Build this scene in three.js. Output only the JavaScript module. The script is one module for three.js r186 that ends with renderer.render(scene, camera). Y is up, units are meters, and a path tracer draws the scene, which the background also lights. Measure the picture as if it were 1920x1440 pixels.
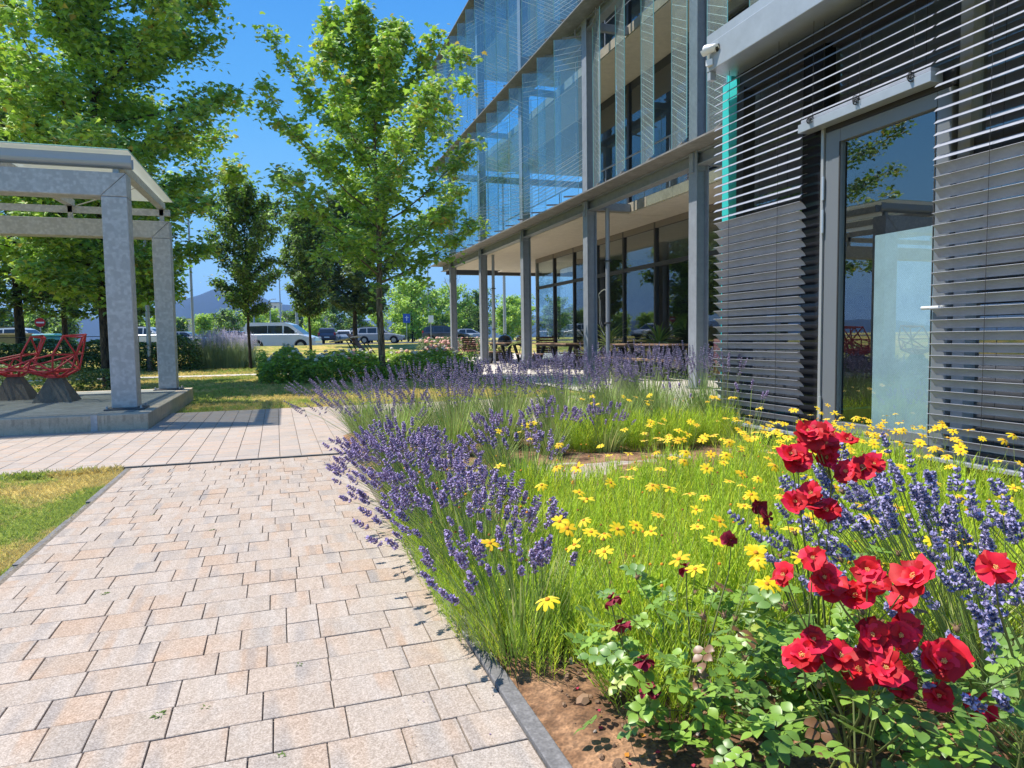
import * as THREE from 'three';
import { mergeGeometries } from 'three/addons/utils/BufferGeometryUtils.js';
import { RoundedBoxGeometry } from 'three/addons/geometries/RoundedBoxGeometry.js';

// ---------------------------------------------------------------- camera, sky, sun
const scene = new THREE.Scene();
const camera = new THREE.PerspectiveCamera(57.74, 4 / 3, 0.05, 9000);
camera.position.set(0, 0.92, 0);
camera.rotation.order = 'YXZ';
camera.rotation.set(-0.06684, -0.32544, -0.014283);

const renderer = new THREE.WebGLRenderer({ antialias: true });
renderer.toneMapping = THREE.LinearToneMapping;
renderer.toneMappingExposure = 1.58;
renderer.shadowMap.enabled = true;

const sunDir = new THREE.Vector3(-0.485, 1, -0.24).normalize();
const sun = new THREE.DirectionalLight(new THREE.Color(1, 0.95, 0.87), 4.6);
sun.position.copy(sunDir).multiplyScalar(80);
sun.castShadow = true;
sun.shadow.mapSize.set(4096, 4096);
Object.assign(sun.shadow.camera, { left: -60, right: 60, top: 60, bottom: -60, near: 1, far: 220 });
sun.shadow.radius = 1;
scene.add(sun, sun.target);

{ // clear summer sky: pale above the horizon, deep blue higher up, a soft glow round the sun
  const W = 512, H = 256, d = new Float32Array(W * H * 4), v = new THREE.Vector3();
  const stops = [[-1, .3, .34, .36], [-0.02, .3, .42, .56], [0, .36, .55, .71], [.06, .28, .50, .70], [.16, .17, .41, .675], [.3, .085, .305, .63], [.5, .038, .2, .56], [1, .028, .14, .46]];
  for (let j = 0; j < H; j++) for (let i = 0; i < W; i++) {
    const lat = ((j + .5) / H - .5) * Math.PI, lon = ((i + .5) / W - .5) * 2 * Math.PI;
    v.set(Math.cos(lat) * Math.cos(lon), Math.sin(lat), Math.cos(lat) * Math.sin(lon));
    let k = 0; while (k < stops.length - 2 && v.y > stops[k + 1][0]) k++;
    const a = stops[k], b = stops[k + 1], t = Math.min(1, Math.max(0, (v.y - a[0]) / (b[0] - a[0])));
    const m = Math.max(0, v.dot(sunDir)), g = v.y > -.02 ? .10 * m ** 6 + .5 * m ** 60 + 1.6 * m ** 500 : 0;
    for (let c = 0; c < 3; c++) d[(j * W + i) * 4 + c] = a[c + 1] + (b[c + 1] - a[c + 1]) * t + g * [1, .97, .92][c];
    d[(j * W + i) * 4 + 3] = 1;
  }
  const sky = new THREE.DataTexture(d, W, H, THREE.RGBAFormat, THREE.FloatType);
  sky.mapping = THREE.EquirectangularReflectionMapping;
  sky.magFilter = THREE.LinearFilter; sky.needsUpdate = true;
  scene.background = sky; scene.environment = sky;
}

// ---------------------------------------------------------------- helpers
function rngFrom(a) { return () => { a |= 0; a = a + 0x6D2B79F5 | 0; let t = Math.imul(a ^ a >>> 15, 1 | a); t = t + Math.imul(t ^ t >>> 7, 61 | t) ^ t; return ((t ^ t >>> 14) >>> 0) / 4294967296; }; }
let rnd = rngFrom(20240611);
const R = (a, b) => a + (b - a) * rnd();
const pick = (l) => l[Math.floor(rnd() * l.length)];
const gauss = () => (rnd() + rnd() + rnd() + rnd() - 2) * 1.0;
const lerp = (a, b, t) => a + (b - a) * t, clamp = (x, a = 0, b = 1) => Math.min(b, Math.max(a, x));
const smooth = (a, b, x) => { const t = clamp((x - a) / (b - a)); return t * t * (3 - 2 * t); };
const V = (x, y, z) => new THREE.Vector3(x, y, z);
const col = (r, g, b) => new THREE.Color().setRGB(r, g, b);
const taken = {};
function numbered(n) { const k = taken[n] = (taken[n] ?? -1) + 1; return k ? n + '_' + String(k).padStart(3, '0') : n; }
function mesh(name, geo, m, parent) {
  const o = new THREE.Mesh(Array.isArray(geo) ? merge(geo) : geo, m);
  o.name = parent ? name : numbered(name); o.castShadow = o.receiveShadow = true; (parent ?? scene).add(o); return o;
}
function thing(name, label, category, [x, y, z] = [0, 0, 0], turn = 0, group) {
  const o = new THREE.Group(); o.name = numbered(name); o.position.set(x, y, z); o.rotation.y = turn;
  o.userData = { label, category }; if (group) o.userData.group = group; scene.add(o); return o;
}
function tag(o, label, category, group) { Object.assign(o.userData, { label, category }); if (group) o.userData.group = group; return o; }
function struct(name, geo, m) { const o = mesh(name, geo, m); o.userData.kind = 'structure'; return o; }
function stuff(o) { o.userData.kind = 'stuff'; return o; }
function inst(name, geo, m, mats, colors, parent) {
  const o = new THREE.InstancedMesh(geo, m, mats.length);
  mats.forEach((x, i) => o.setMatrixAt(i, x));
  if (colors) colors.forEach((c, i) => o.setColorAt(i, c));
  o.name = parent ? name : numbered(name); o.castShadow = o.receiveShadow = true; o.userData.kind = 'stuff'; (parent ?? scene).add(o); return o;
}
function clean(g) { g = g.index ? g.toNonIndexed() : g; for (const k of Object.keys(g.attributes)) if (!['position', 'normal', 'uv'].includes(k)) g.deleteAttribute(k); if (!g.attributes.uv) g.setAttribute('uv', new THREE.BufferAttribute(new Float32Array(g.attributes.position.count * 2), 2)); return g; }
const merge = (l) => l.length === 1 ? l[0] : mergeGeometries(l.map(clean));
function boxUV(g, s = 1, ox = 0, oy = 0) { // uv in metres, laid along each face
  g = clean(g); const p = g.attributes.position, n = g.attributes.normal, u = g.attributes.uv;
  for (let i = 0; i < p.count; i++) {
    const ax = Math.abs(n.getX(i)), ay = Math.abs(n.getY(i)), az = Math.abs(n.getZ(i));
    if (ay >= ax && ay >= az) u.setXY(i, p.getX(i) * s + ox, p.getZ(i) * s + oy);
    else if (ax >= az) u.setXY(i, p.getZ(i) * s + ox, p.getY(i) * s + oy);
    else u.setXY(i, p.getX(i) * s + ox, p.getY(i) * s + oy);
  }
  return g;
}
function box(x0, x1, y0, y1, z0, z1) { return boxUV(new THREE.BoxGeometry(x1 - x0, y1 - y0, z1 - z0).translate((x0 + x1) / 2, (y0 + y1) / 2, (z0 + z1) / 2)); }
function rbox(x0, x1, y0, y1, z0, z1, r = .006, seg = 1) { return boxUV(new RoundedBoxGeometry(x1 - x0, y1 - y0, z1 - z0, seg, r).translate((x0 + x1) / 2, (y0 + y1) / 2, (z0 + z1) / 2)); }
const UP = V(0, 1, 0);
function rod(a, b, r0, r1 = r0, seg = 8, open = false) {
  const d = b.clone().sub(a), g = new THREE.CylinderGeometry(r1, r0, d.length(), seg, 1, open);
  g.translate(0, d.length() / 2, 0).applyQuaternion(new THREE.Quaternion().setFromUnitVectors(UP, d.normalize())); return g.translate(a.x, a.y, a.z);
}
function tri(pts, faces, uvs) { // small triangle meshes: pts [[x,y,z]], faces [[a,b,c]]
  const g = new THREE.BufferGeometry();
  g.setAttribute('position', new THREE.Float32BufferAttribute(pts.flat(), 3));
  g.setAttribute('uv', new THREE.Float32BufferAttribute(uvs ? uvs.flat() : pts.flatMap((p) => [p[0], p[2]]), 2));
  g.setIndex(faces.flat()); g.computeVertexNormals(); return g;
}
function pose(x, y, z, rx = 0, ry = 0, rz = 0, s = 1, sy = s, sz = s) { return new THREE.Matrix4().compose(V(x, y, z), new THREE.Quaternion().setFromEuler(new THREE.Euler(rx, ry, rz, 'YXZ')), V(s, sy, sz)); }

// value noise, tileable
function noiseGrid(n, seed) { const r = rngFrom(seed), a = new Float32Array(n * n); for (let i = 0; i < a.length; i++) a[i] = r(); return (x, y) => { const xi = Math.floor(x), yi = Math.floor(y), fx = x - xi, fy = y - yi, sx = fx * fx * (3 - 2 * fx), sy = fy * fy * (3 - 2 * fy), w = (i, j) => a[((j % n) + n) % n * n + ((i % n) + n) % n]; return lerp(lerp(w(xi, yi), w(xi + 1, yi), sx), lerp(w(xi, yi + 1), w(xi + 1, yi + 1), sx), sy); }; }
function texture(W, H, f, srgb = true, rx = 1, ry = 1) {
  const d = new Uint8Array(W * H * 4);
  for (let j = 0; j < H; j++) for (let i = 0; i < W; i++) { const c = f(i / W, j / H, i, j); for (let k = 0; k < 3; k++) d[(j * W + i) * 4 + k] = clamp(typeof c === 'number' ? c : c[k]) * 255; d[(j * W + i) * 4 + 3] = 255; }
  const t = new THREE.DataTexture(d, W, H); t.wrapS = t.wrapT = THREE.RepeatWrapping; t.magFilter = THREE.LinearFilter; t.minFilter = THREE.LinearMipmapLinearFilter; t.generateMipmaps = true;
  if (srgb) t.colorSpace = THREE.SRGBColorSpace; t.repeat.set(rx, ry); t.needsUpdate = true; return t;
}
const std = (o) => new THREE.MeshStandardMaterial({ side: THREE.DoubleSide, ...o });
const phys = (o) => new THREE.MeshPhysicalMaterial({ side: THREE.DoubleSide, ...o });
const n8 = noiseGrid(8, 1), n16 = noiseGrid(16, 2), n32 = noiseGrid(32, 3), n64 = noiseGrid(64, 4), n128 = noiseGrid(128, 5), n256 = noiseGrid(256, 6);
const fbm = (u, v) => .4 * n8(u * 8, v * 8) + .27 * n16(u * 16, v * 16) + .18 * n32(u * 32, v * 32) + .15 * n64(u * 64, v * 64);
const white = (() => { const r = rngFrom(12), a = new Float32Array(65536); for (let i = 0; i < 65536; i++) a[i] = r(); return (i, j) => a[(i * 37 + j * 10007 + (j >> 3) * 91) & 65535]; })();
const speck = (u, v) => .5 * n128(u * 128, v * 128) + .5 * n256(u * 256, v * 256);

// ground level: flat round the building, a lawn bank before the road
const ground = (x, z) => .64 * smooth(29, 43, -z) - .4 * smooth(44.5, 48, -z) + .31 * smooth(55, 62, -z);
// ---------------------------------------------------------------- materials of the place
const mix3 = (a, b, t) => [lerp(a[0], b[0], t), lerp(a[1], b[1], t), lerp(a[2], b[2], t)];
const paverTex = texture(2048, 2048, (u, v, i, j) => {
  const st = n64(u * 64, v * 8) * .6 + n32(u * 32 + 3, v * 4) * .4, st2 = n32(u * 32 + 11, v * 4 + 7), st3 = n32(u * 32 + 23, v * 4 + 17), big = fbm(u, v);
  let c = [.735, .672, .61];
  c = mix3(c, [.755, .705, .655], smooth(.45, .75, st) * .8);
  c = mix3(c, [.745, .615, .505], smooth(.57, .84, st2) * .52 * (.4 + .9 * n16(u * 16, v * 16)));
  c = mix3(c, [.58, .56, .55], smooth(.62, .88, st3) * .5 * (.3 + n16(u * 16 + 5, v * 16)));
  c = mix3(c, [.66, .63, .60], smooth(.5, .8, big) * .35);
  const s = (speck(u, v) - .5) * .05 + (n256(u * 512 + 9, v * 512) - .5) * .17 + (white(i, j) - .5) * .22; return c.map((x) => x + s);
});
const grainBump = texture(512, 512, (u, v) => .5 * n128(u * 128, v * 128) + .5 * n256(u * 256, v * 256), false);
const paverMats = [[.77, .77, .765], [.755, .75, .745], [.785, .765, .745], [.765, .755, .745], [.735, .735, .73]].map((c) => std({ color: col(...c), map: paverTex, bumpMap: grainBump, bumpScale: .0012, roughness: .88 }));
const slabTex = texture(1024, 1024, (u, v) => {
  const st = n128(u * 8, v * 128) * .5 + n64(u * 8 + 3, v * 64) * .5, st2 = n64(u * 8 + 11, v * 64 + 7), big = fbm(u, v);
  let c = [.735, .68, .63];
  c = mix3(c, [.77, .72, .68], smooth(.45, .8, st)); c = mix3(c, [.80, .68, .58], smooth(.62, .85, st2) * .75); c = mix3(c, [.66, .65, .645], smooth(.5, .8, big) * .5);
  const s = (speck(u, v) - .5) * .08; return c.map((x) => x + s);
});
const slabMats = [[.78, .775, .765], [.755, .745, .73], [.8, .77, .745], [.73, .73, .725]].map((c) => std({ color: col(...c), map: slabTex, roughness: .85 }));
const jointMat = std({ color: col(.27, .225, .175), map: texture(256, 256, (u, v) => .55 + .5 * speck(u, v)), roughness: 1 });
const grassTex = texture(1024, 1024, (u, v) => {
  const f = fbm(u, v), g = fbm(u + .37, v + .61), s = speck(u, v) - .5;
  let c = mix3([.52, .54, .2], [.78, .68, .36], smooth(.32, .62, f)); c = mix3(c, [.45, .53, .16], smooth(.52, .72, g) * .7); return c.map((x) => x + s * .3);
});
const lawnMat = std({ map: grassTex, roughness: 1, bumpMap: grainBump, bumpScale: .02 }); lawnMat.map.repeat.set(.18, .18);
const soilTex = texture(1024, 1024, (u, v) => { const f = fbm(u, v), s = speck(u, v); let c = mix3([.40, .29, .20], [.60, .46, .34], smooth(.3, .7, f)); return c.map((x) => x * (.7 + .6 * s)); });
const soilMat = std({ map: soilTex, roughness: 1, bumpMap: soilTex, bumpScale: .012 });
const concreteTex = texture(1024, 1024, (u, v) => { const f = fbm(u, v), s = speck(u, v), st = n64(u * 64, v * 8); const k = .70 + .16 * (f - .5) + .1 * (s - .5) - .10 * smooth(.62, .85, st) * n16(u * 16, v * 16); return [k, k * .955, k * .87]; });
const concreteMat = std({ color: col(1.12, 1.04, .93), map: concreteTex, roughness: .93, bumpMap: grainBump, bumpScale: .001 });
const terraceMat = std({ color: col(.84, .76, .68), map: texture(512, 512, (u, v) => .82 + .2 * (fbm(u, v) - .5) + .14 * (speck(u, v) - .5)), roughness: .9 });
const asphaltMat = std({ color: col(.11, .11, .115), map: texture(512, 512, (u, v) => .75 + .4 * (speck(u, v) - .5) + .2 * (fbm(u, v) - .5)), roughness: .95 });
const kerbMat = std({ color: col(.28, .27, .265), map: texture(512, 512, (u, v) => .8 + .3 * (speck(u, v) - .5) + .3 * (fbm(u, v) - .5)), roughness: .9, bumpMap: grainBump, bumpScale: .001 });

// ---------------------------------------------------------------- terrain, road, hills
{
  const xs = [-3500, -900, -300, -120, -60, -30, -15, -8, -3, 0, 3, 8, 15, 30, 60, 120, 300, 900, 3500], zs = [60, 15, 4, 0, -4, -8, -15, -24, -29, -31, -33, -35, -37, -39, -41, -43, -44.5, -45.4, -46.3, -47.2, -48, -55, -57, -59, -60.5, -62, -75, -95, -140, -300, -900, -3600];
  const p = [], f = [], uv = [];
  for (const z of zs) for (const x of xs) { p.push([x, ground(x, z) - .035, z]); uv.push([x, z]); }
  for (let j = 0; j < zs.length - 1; j++) for (let i = 0; i < xs.length - 1; i++) { const a = j * xs.length + i; f.push([a, a + 1, a + xs.length], [a + 1, a + xs.length + 1, a + xs.length]); }
  struct('ground', tri(p, f, uv), lawnMat);
  const sheet = (name, x0, x1, z0, z1, y, m, nx = 1, nz = 1) => { // a sheet that follows the ground
    const q = [], ff = [], uu = []; for (let j = 0; j <= nz; j++) for (let i = 0; i <= nx; i++) { const x = lerp(x0, x1, i / nx), z = lerp(z0, z1, j / nz); q.push([x, ground(x, z) + y, z]); uu.push([x, z]); }
    for (let j = 0; j < nz; j++) for (let i = 0; i < nx; i++) { const a = j * (nx + 1) + i; ff.push([a, a + 1, a + nx + 1], [a + 1, a + nx + 2, a + nx + 1]); }
    return struct(name, tri(q, ff, uu), m);
  };
  sheet('road', -140, 140, -48.4, -55.5, -.02, asphaltMat, 1, 2);
  sheet('parking_lot', -140, 140, -62.5, -92, -.018, asphaltMat, 1, 3);
  sheet('terrace', 4.9, 16, -6.9, -33.2, -.014, terraceMat, 4, 10);
  sheet('garden_path', -14, 4.8, -20.5, -21.35, -.02, terraceMat, 8, 2);
  sheet('paving_bed', -1.06, .555, .6, -5.745, -.0065, jointMat);
  sheet('cross_path_bed', -9, 4.9, -5.80, -9.97, -.0075, jointMat);
  // hills far behind the town
  const hp = [], hf = [], hx = 90;
  const prof = (x) => 60 + 128 * Math.exp(-(((x + 205) / 190) ** 2)) + 46 * Math.exp(-(((x - 60) / 170) ** 2)) + 40 * Math.exp(-(((x + 820) / 300) ** 2)) + 30 * Math.exp(-(((x - 900) / 500) ** 2)) + 9 * n8(x / 90 + 50, 1) + 6 * n16(x / 28 + 80, 3);
  for (let i = 0; i <= hx; i++) { const x = -3000 + 6000 * i / hx; for (let k = 0; k < 5; k++) { const t = k / 4; hp.push([x, prof(x) * (1 - (1 - t) ** 1.5) * (1 + .05 * Math.sin(i * 3 + k * 2)) - (k ? 0 : 5), -2450 - 420 * t]); } }
  for (let i = 0; i < hx; i++) for (let k = 0; k < 4; k++) { const a = i * 5 + k; hf.push([a, a + 5, a + 1], [a + 1, a + 5, a + 6]); }
  struct('hills', tri(hp, hf), std({ color: col(.06, .085, .045), roughness: 1, map: texture(256, 256, (u, v) => .6 + .8 * (fbm(u, v) - .3)) }));
}

// ---------------------------------------------------------------- paving laid stone by stone
function paverGeo(w, d, h, ch, ou, ov) { // chamfered stone, no underside; top at y = 0
  const x = w / 2, z = d / 2, p = [], f = [];
  const ring = (dx, y) => p.push([-x + dx, y, -z + dx], [x - dx, y, -z + dx], [x - dx, y, z - dx], [-x + dx, y, z - dx]);
  ring(ch, 0); ring(0, -ch); ring(0, -h);
  f.push([0, 2, 1], [0, 3, 2]);
  for (const o of [0, 4]) for (let i = 0; i < 4; i++) { const j = (i + 1) % 4; f.push([o + i, o + j, o + 4 + j], [o + i, o + 4 + j, o + 4 + i]); }
  const g = new THREE.BufferGeometry(); g.setAttribute('position', new THREE.Float32BufferAttribute(p.flat(), 3)); g.setIndex(f.flat());
  const t = g.toNonIndexed(); t.computeVertexNormals(); t.setAttribute('uv', new THREE.Float32BufferAttribute(new Float32Array(t.attributes.position.count * 2), 2));
  return boxUV(t, .62, ou, ov);
}
{
  rnd = rngFrom(77);
  const path = new THREE.Group(); path.name = 'paved_path'; path.userData = { kind: 'structure' }; scene.add(path);
  const lens = [.1, .135, .17, .215], cache = {}, stones = [];
  const geo = (w, d) => { const k = w.toFixed(3) + d.toFixed(3); const list = cache[k] ??= []; if (list.length < 7) { const g = paverGeo(w - .0034, d - .0036, .011, .0014, rnd(), rnd()); list.push(g); return g; } return pick(list); };
  const d = .1465;
  for (let z = -.72, r = 0; z - d > -5.76; z -= d, r++) {
    let x = -1.035; const end = .518;
    let first = R(.07, .2);
    while (x < end - .01) {
      let w = first || pick([lens[0], lens[1], lens[2], lens[2], lens[3], lens[1], lens[3]]); first = 0;
      if (x + w > end - .06) w = end - x;
      stones.push([x + w / 2, z - d / 2, geo(w, d), pick(paverMats), R(-.0012, .0012), R(-.006, .006), R(-.004, .004), R(-.006, .006)]); x += w;
    }
  }
  const late = []; // stones run from the camera outwards: the far rows past three hundred are joined
  stones.forEach(([x, z, g, m, y, rx, ry, rz], i) => { if (i < 300) { const o = mesh('paving_stone', g, m, path); o.position.set(x, y, z); o.rotation.set(rx, ry, rz); } else late.push(g.clone().rotateX(rx).rotateZ(rz).translate(x, y, z)); });
  if (late.length) stuff(mesh('further_stones', late, paverMats[1], path));
  // wide cross path of long slabs in straight columns
  const cross = new THREE.Group(); cross.name = 'cross_path'; cross.userData = { kind: 'structure' }; scene.add(cross);
  const cw = .1645, slabs = [];
  for (let i = -44; i < 29; i++) {
    const x = .0 + i * cw, z1 = x + cw / 2 > -1.3 ? -9.955 : -8.33, z0 = x > .5 ? -6.85 : -5.805;
    if (x > 4.75) continue;
    let z = z0 - 0, first = pick([.16, .33]);
    while (z > z1 + .02) { let l = first || pick([.33, .33, .245]); first = 0; if (z - l < z1 + .08) l = z - z1; slabs.push([x + cw / 2, z - l / 2, l]); z -= l; }
  }
  slabs.sort((a, b) => Math.hypot(...a.slice(0, 2)) + (a[0] > .8 || a[0] < -3.6 ? 9 : 0) - Math.hypot(...b.slice(0, 2)) - (b[0] > .8 || b[0] < -3.6 ? 9 : 0));
  const rest = [], c2 = {};
  slabs.forEach(([x, z, l], i) => {
    const k = l.toFixed(3), list = c2[k] ??= []; let g;
    if (list.length < 6) { g = paverGeo(cw - .0045, l - .0045, .011, .0018, rnd(), rnd()); list.push(g); } else g = pick(list);
    if (i < 300) { const o = mesh('paving_slab', g, pick(slabMats), cross); o.position.set(x, R(-.0008, .0008), z); o.rotation.set(R(-.003, .003), 0, R(-.003, .003)); }
    else rest.push(g.clone().translate(x, R(-.0008, .0008), z));
  });
  stuff(mesh('further_slabs', rest, slabMats[0], cross));
  // steel strip between the two pavings
  struct('paving_edge_strip', box(-9, .53, -.012, .0012, -5.787, -5.767), std({ color: col(.19, .18, .17), roughness: .7, metalness: .4 }));
  // kerb along the flower bed, one stone after another
  const kerb = thing('kerb_edging', 'low dark grey kerb edging between the paved path and the flower bed', 'kerb');
  let z = -.5, i = 0; for (; z > -3.9; z -= .802, i++) { const k = mesh('kerb_stone', rbox(.523, .57, -.1, .008, z - Math.min(.795, z + 3.9), z, .005), kerbMat, kerb); k.rotation.y = R(-.002, .002); }
  const kl = thing('lawn_edging', 'narrow dark edging stones half buried beside the dry corner lawn', 'kerb');
  for (let q = -.6; q > -5.7; q -= .402) mesh('edge_stone', rbox(-1.09, -1.052, -.09, R(-.016, -.004), q - .395, q, .004), kerbMat, kl);
  // stepping strip to the door
  const door = new THREE.Group(); door.name = 'door_path'; door.userData = { kind: 'structure' }; scene.add(door);
  for (let j = 0; j < 3; j++) for (let x = .66, k = 0; x < 3.55; k++) { const w = pick([.2, .26, .3]); const o = mesh('paving_stone', paverGeo(w - .006, .19, .03, .003, rnd(), rnd()), pick(paverMats), door); o.position.set(x + w / 2, .016, -4.12 - j * .196); x += w; }
}

// ---------------------------------------------------------------- flower bed soil
const bedLevel = (x, z) => .004 + .03 * n16(x * 2.1 + 40, z * 2.1 + 40) + .018 * n32(x * 7 + 30, z * 7 + 30) - .012;
{
  const nx = 90, nz = 150, p = [], f = [], uv = [];
  for (let j = 0; j <= nz; j++) for (let i = 0; i <= nx; i++) { const x = lerp(.571, 3.75, i / nx), z = lerp(-.25, -6.85, j / nz); const e = clamp((x - .571) / .08); p.push([x, bedLevel(x, z) * e - .004 * (1 - e), z]); uv.push([x * .9, z * .9]); }
  for (let j = 0; j < nz; j++) for (let i = 0; i < nx; i++) { const a = j * (nx + 1) + i; f.push([a, a + 1, a + nx + 1], [a + 1, a + nx + 2, a + nx + 1]); }
  struct('flower_bed_soil', tri(p, f, uv), soilMat);
  // clods and pebbles near the front corner, fallen petals, dry leaves
  rnd = rngFrom(5);
  const clod = new THREE.DodecahedronGeometry(1, 0), cm = [], cc = [];
  for (let i = 0; i < 900; i++) { const x = R(.63, 1.9), z = R(-.75, -2.1), s = R(.002, .009) * (rnd() < .06 ? 2.2 : 1); cm.push(pose(x, bedLevel(x, z) * clamp((x - .571) / .08) + s * .3, z, R(0, 6), R(0, 6), 0, s, s * R(.5, .8), s * R(.7, 1.2))); const k = R(.7, 1.3); cc.push(rnd() < .12 ? col(.42 * k, .36 * k, .3 * k) : col(.22 * k, .135 * k, .08 * k)); }
  inst('soil_clods', clod, std({ roughness: 1 }), cm, cc).userData = { kind: 'stuff', label: 'small crumbs and pebbles on the brown bed soil', category: 'soil' };
}
// ---------------------------------------------------------------- the glass-finned building behind the terrace
const steelMat = std({ color: col(.35, .375, .415), roughness: .5, metalness: .15, map: texture(256, 256, (u, v) => .88 + .16 * (fbm(u, v) - .5) + .06 * (speck(u, v) - .5)) });
const darkSteel = std({ color: col(.075, .072, .072), roughness: .55, metalness: .2 });
const ledgeMat = std({ color: col(.33, .315, .295), roughness: .6, metalness: .3, map: texture(256, 256, (u, v) => .85 + .3 * (fbm(u, v) - .5)) });
const soffitMat = std({ color: col(.74, .665, .57), roughness: .95, map: texture(256, 256, (u, v) => .93 + .1 * (fbm(u, v) - .5)) });
const slabEdgeMat = std({ color: col(.68, .67, .62), roughness: .9, map: concreteTex });
const frameMat = std({ color: col(.055, .053, .055), roughness: .45, metalness: .3 });
const glassMat = phys({ color: col(.74, .82, .82), roughness: 0, transmission: 1, thickness: 0, ior: 2.1 });
const finMat = phys({ color: col(.70, .89, .98), roughness: .0, transmission: .9, thickness: 0, ior: 2.0 });
const nearFinMat = phys({ color: col(.76, .9, .88), roughness: 0, transmission: .84, thickness: 0, ior: 1.7 });
const finEdgeMat = std({ color: col(.26, .5, .47), roughness: .25 });
const printMat = std({ color: col(.8, .82, .82), roughness: .8 });
const darkWall = std({ color: col(.05, .05, .055), roughness: .6 });
const slatDark = std({ color: col(.17, .165, .18), roughness: .42, metalness: .25 });
const quad = (a, b, c, d) => tri([a, b, c, d], [[0, 1, 2], [0, 2, 3]], [[0, 0], [1, 0], [1, 1], [0, 1]]);
const hBeam = (x0, z, y0, y1) => merge([box(x0, x0 + .016, y0, y1, z - .12, z + .12), box(x0 + .224, x0 + .24, y0, y1, z - .12, z + .12), box(x0 + .0162, x0 + .2238, y0, y1, z - .006, z + .006)]);
{
  rnd = rngFrom(900);
  const b = thing('office_building', 'grey steel office building with tall blue glass fins above the terrace', 'building');
  const colZ = [-6.04, -10.4, -14.76, -19.12, -23.48, -27.84];
  for (const z of colZ) { const c = mesh('column', hBeam(6.8, z, .0, 11.9), steelMat, b); mesh('base_plate', box(6.76, 7.08, .002, .02, z - .16, z + .16), steelMat, c); mesh('head_plate', merge([box(6.77, 7.07, 3.70, 3.775, z - .04, z + .04), box(6.765, 6.798, 3.66, 3.98, z - .05, z + .05)]), steelMat, c); }
  for (const y of [4, 8, 12]) {
    mesh('ledge', box(6.4, 7.12, y, y + .03, -29.75, -5.45), ledgeMat, b);
    mesh('edge_beam', merge([box(6.82, 7.02, y - .225, y - .21, -29.6, -5.45), box(6.912, 6.928, y - .208, y - .016, -29.6, -5.45), box(6.82, 7.02, y - .014, y - .001, -29.6, -5.45)]), steelMat, b);
    // floor slab: set back beside the first bay, reaching the edge beam further on
    if (y > 4) mesh('floor_slab', box(y === 4 ? 7.95 : 7.9, 16, y - .2, y + .02, y === 4 ? -14.9 : -28, -5.45), slabEdgeMat, b);
    else { mesh('floor_slab', box(7.95, 16, y - .2, y + .02, -14.85, -5.45), slabEdgeMat, b); mesh('floor_slab', box(7.13, 16, y - .2, y - .005, -28.6, -14.86), slabEdgeMat, b); mesh('ceiling_panel', box(7.97, 15.9, y - .225, y - .202, -14.84, -5.5), soffitMat, b); mesh('ceiling_panel', box(7.05, 15.9, y - .226, y - .203, -28.55, -14.87), soffitMat, b); mesh('ceiling_panel', box(9.3, 12.4, y - .227, y - .204, -29.7, -28.57), soffitMat, b); }
    for (const z of colZ) mesh('bracket_beam', box(7.042, 7.94, y - .19, y - .02, z - .05, z + .05), steelMat, b);
    if (y < 12) mesh('end_beam', box(7.03, 16, y - .36, y - .12, -29.5, -29.3), darkSteel, b);
  }
  // upper walls: dark glazing behind raffstore blinds, a rail in front
  for (const y of [4.03, 8.03]) {
    mesh('upper_wall', box(9.35, 9.5, y, y + 3.74, -20.3, -5.45), darkWall, b);
    for (let k = 0; k < 5; k++) { const z = -20.2 + k * 2.95; const w = mesh('upper_window', quad([9.33, y + .1, z], [9.33, y + .1, z + 2.8], [9.33, y + 3.5, z + 2.8], [9.33, y + 3.5, z]), glassMat, b); mesh('frame', box(9.28, 9.345, y, y + 3.7, z - .13, z - .03), frameMat, w); }
    const blind = mesh('blind_box', box(9.1, 9.3, y + 3.52, y + 3.72, -14.4, -5.5), steelMat, b);
    const sg = merge([boxUV(new THREE.BoxGeometry(.078, .004, 4.3).rotateZ(.62)), boxUV(new THREE.BoxGeometry(.01, .01, 4.3).translate(-.036, -.024, 0))]);
    for (let k = 0; k < 46; k++) for (const zc of [-12.2, -7.8]) { const s = mesh('slat', sg, slatDark, blind); s.position.set(9.2, y + 3.48 - k * .0745, zc); }
    mesh('handrail', merge([rod(V(7.95, y + 1.05, -24), V(7.95, y + 1.05, -5.5), .022), rod(V(7.95, y + .55, -24), V(7.95, y + .55, -5.5), .01, .01, 6), ...[-22, -19, -16, -13, -10, -7].map((z) => rod(V(7.95, y, z), V(7.95, y + 1.05, z), .018, .018, 6))]), steelMat, b);
    mesh('ceiling_panel', box(7.92, 9.34, y + 3.745, y + 3.765, -28, -5.5), soffitMat, b);
  }
  // glass fins, each turned on its own pivot
  const W = .98, lineGeo = (y0, y1, seed, cz) => {
    const l = [], st = (x0, ya, x1, yb, w = .013) => { const dx = x1 - x0, dy = yb - ya, n = Math.hypot(dx, dy), ox = -dy / n * w / 2, oy = dx / n * w / 2; l.push(quad([x0 - ox, ya - oy, .004], [x1 - ox, yb - oy, .004], [x1 + ox, yb + oy, .004], [x0 + ox, ya + oy, .004])); };
    const r = rngFrom(seed), h = W / 2;
    const band = (a, b, slope, gap) => { for (let y = a; y < b; y += gap) { const dy = slope * W; if (y + Math.min(0, dy) < y0 || y + Math.max(0, dy) > y1) continue; st(-h, y, h, y + dy, cz ? .007 : .009); } };
    if (cz) { band(y0 + .05, y0 + 1.2 + r(), .5, .13); band(y1 - 1.3 - r() * .6, y1 - .55, .5, .15); return merge(l); }
    const k = Math.floor(r() * 3), mid = lerp(y0, y1, .35 + .3 * r());
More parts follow.
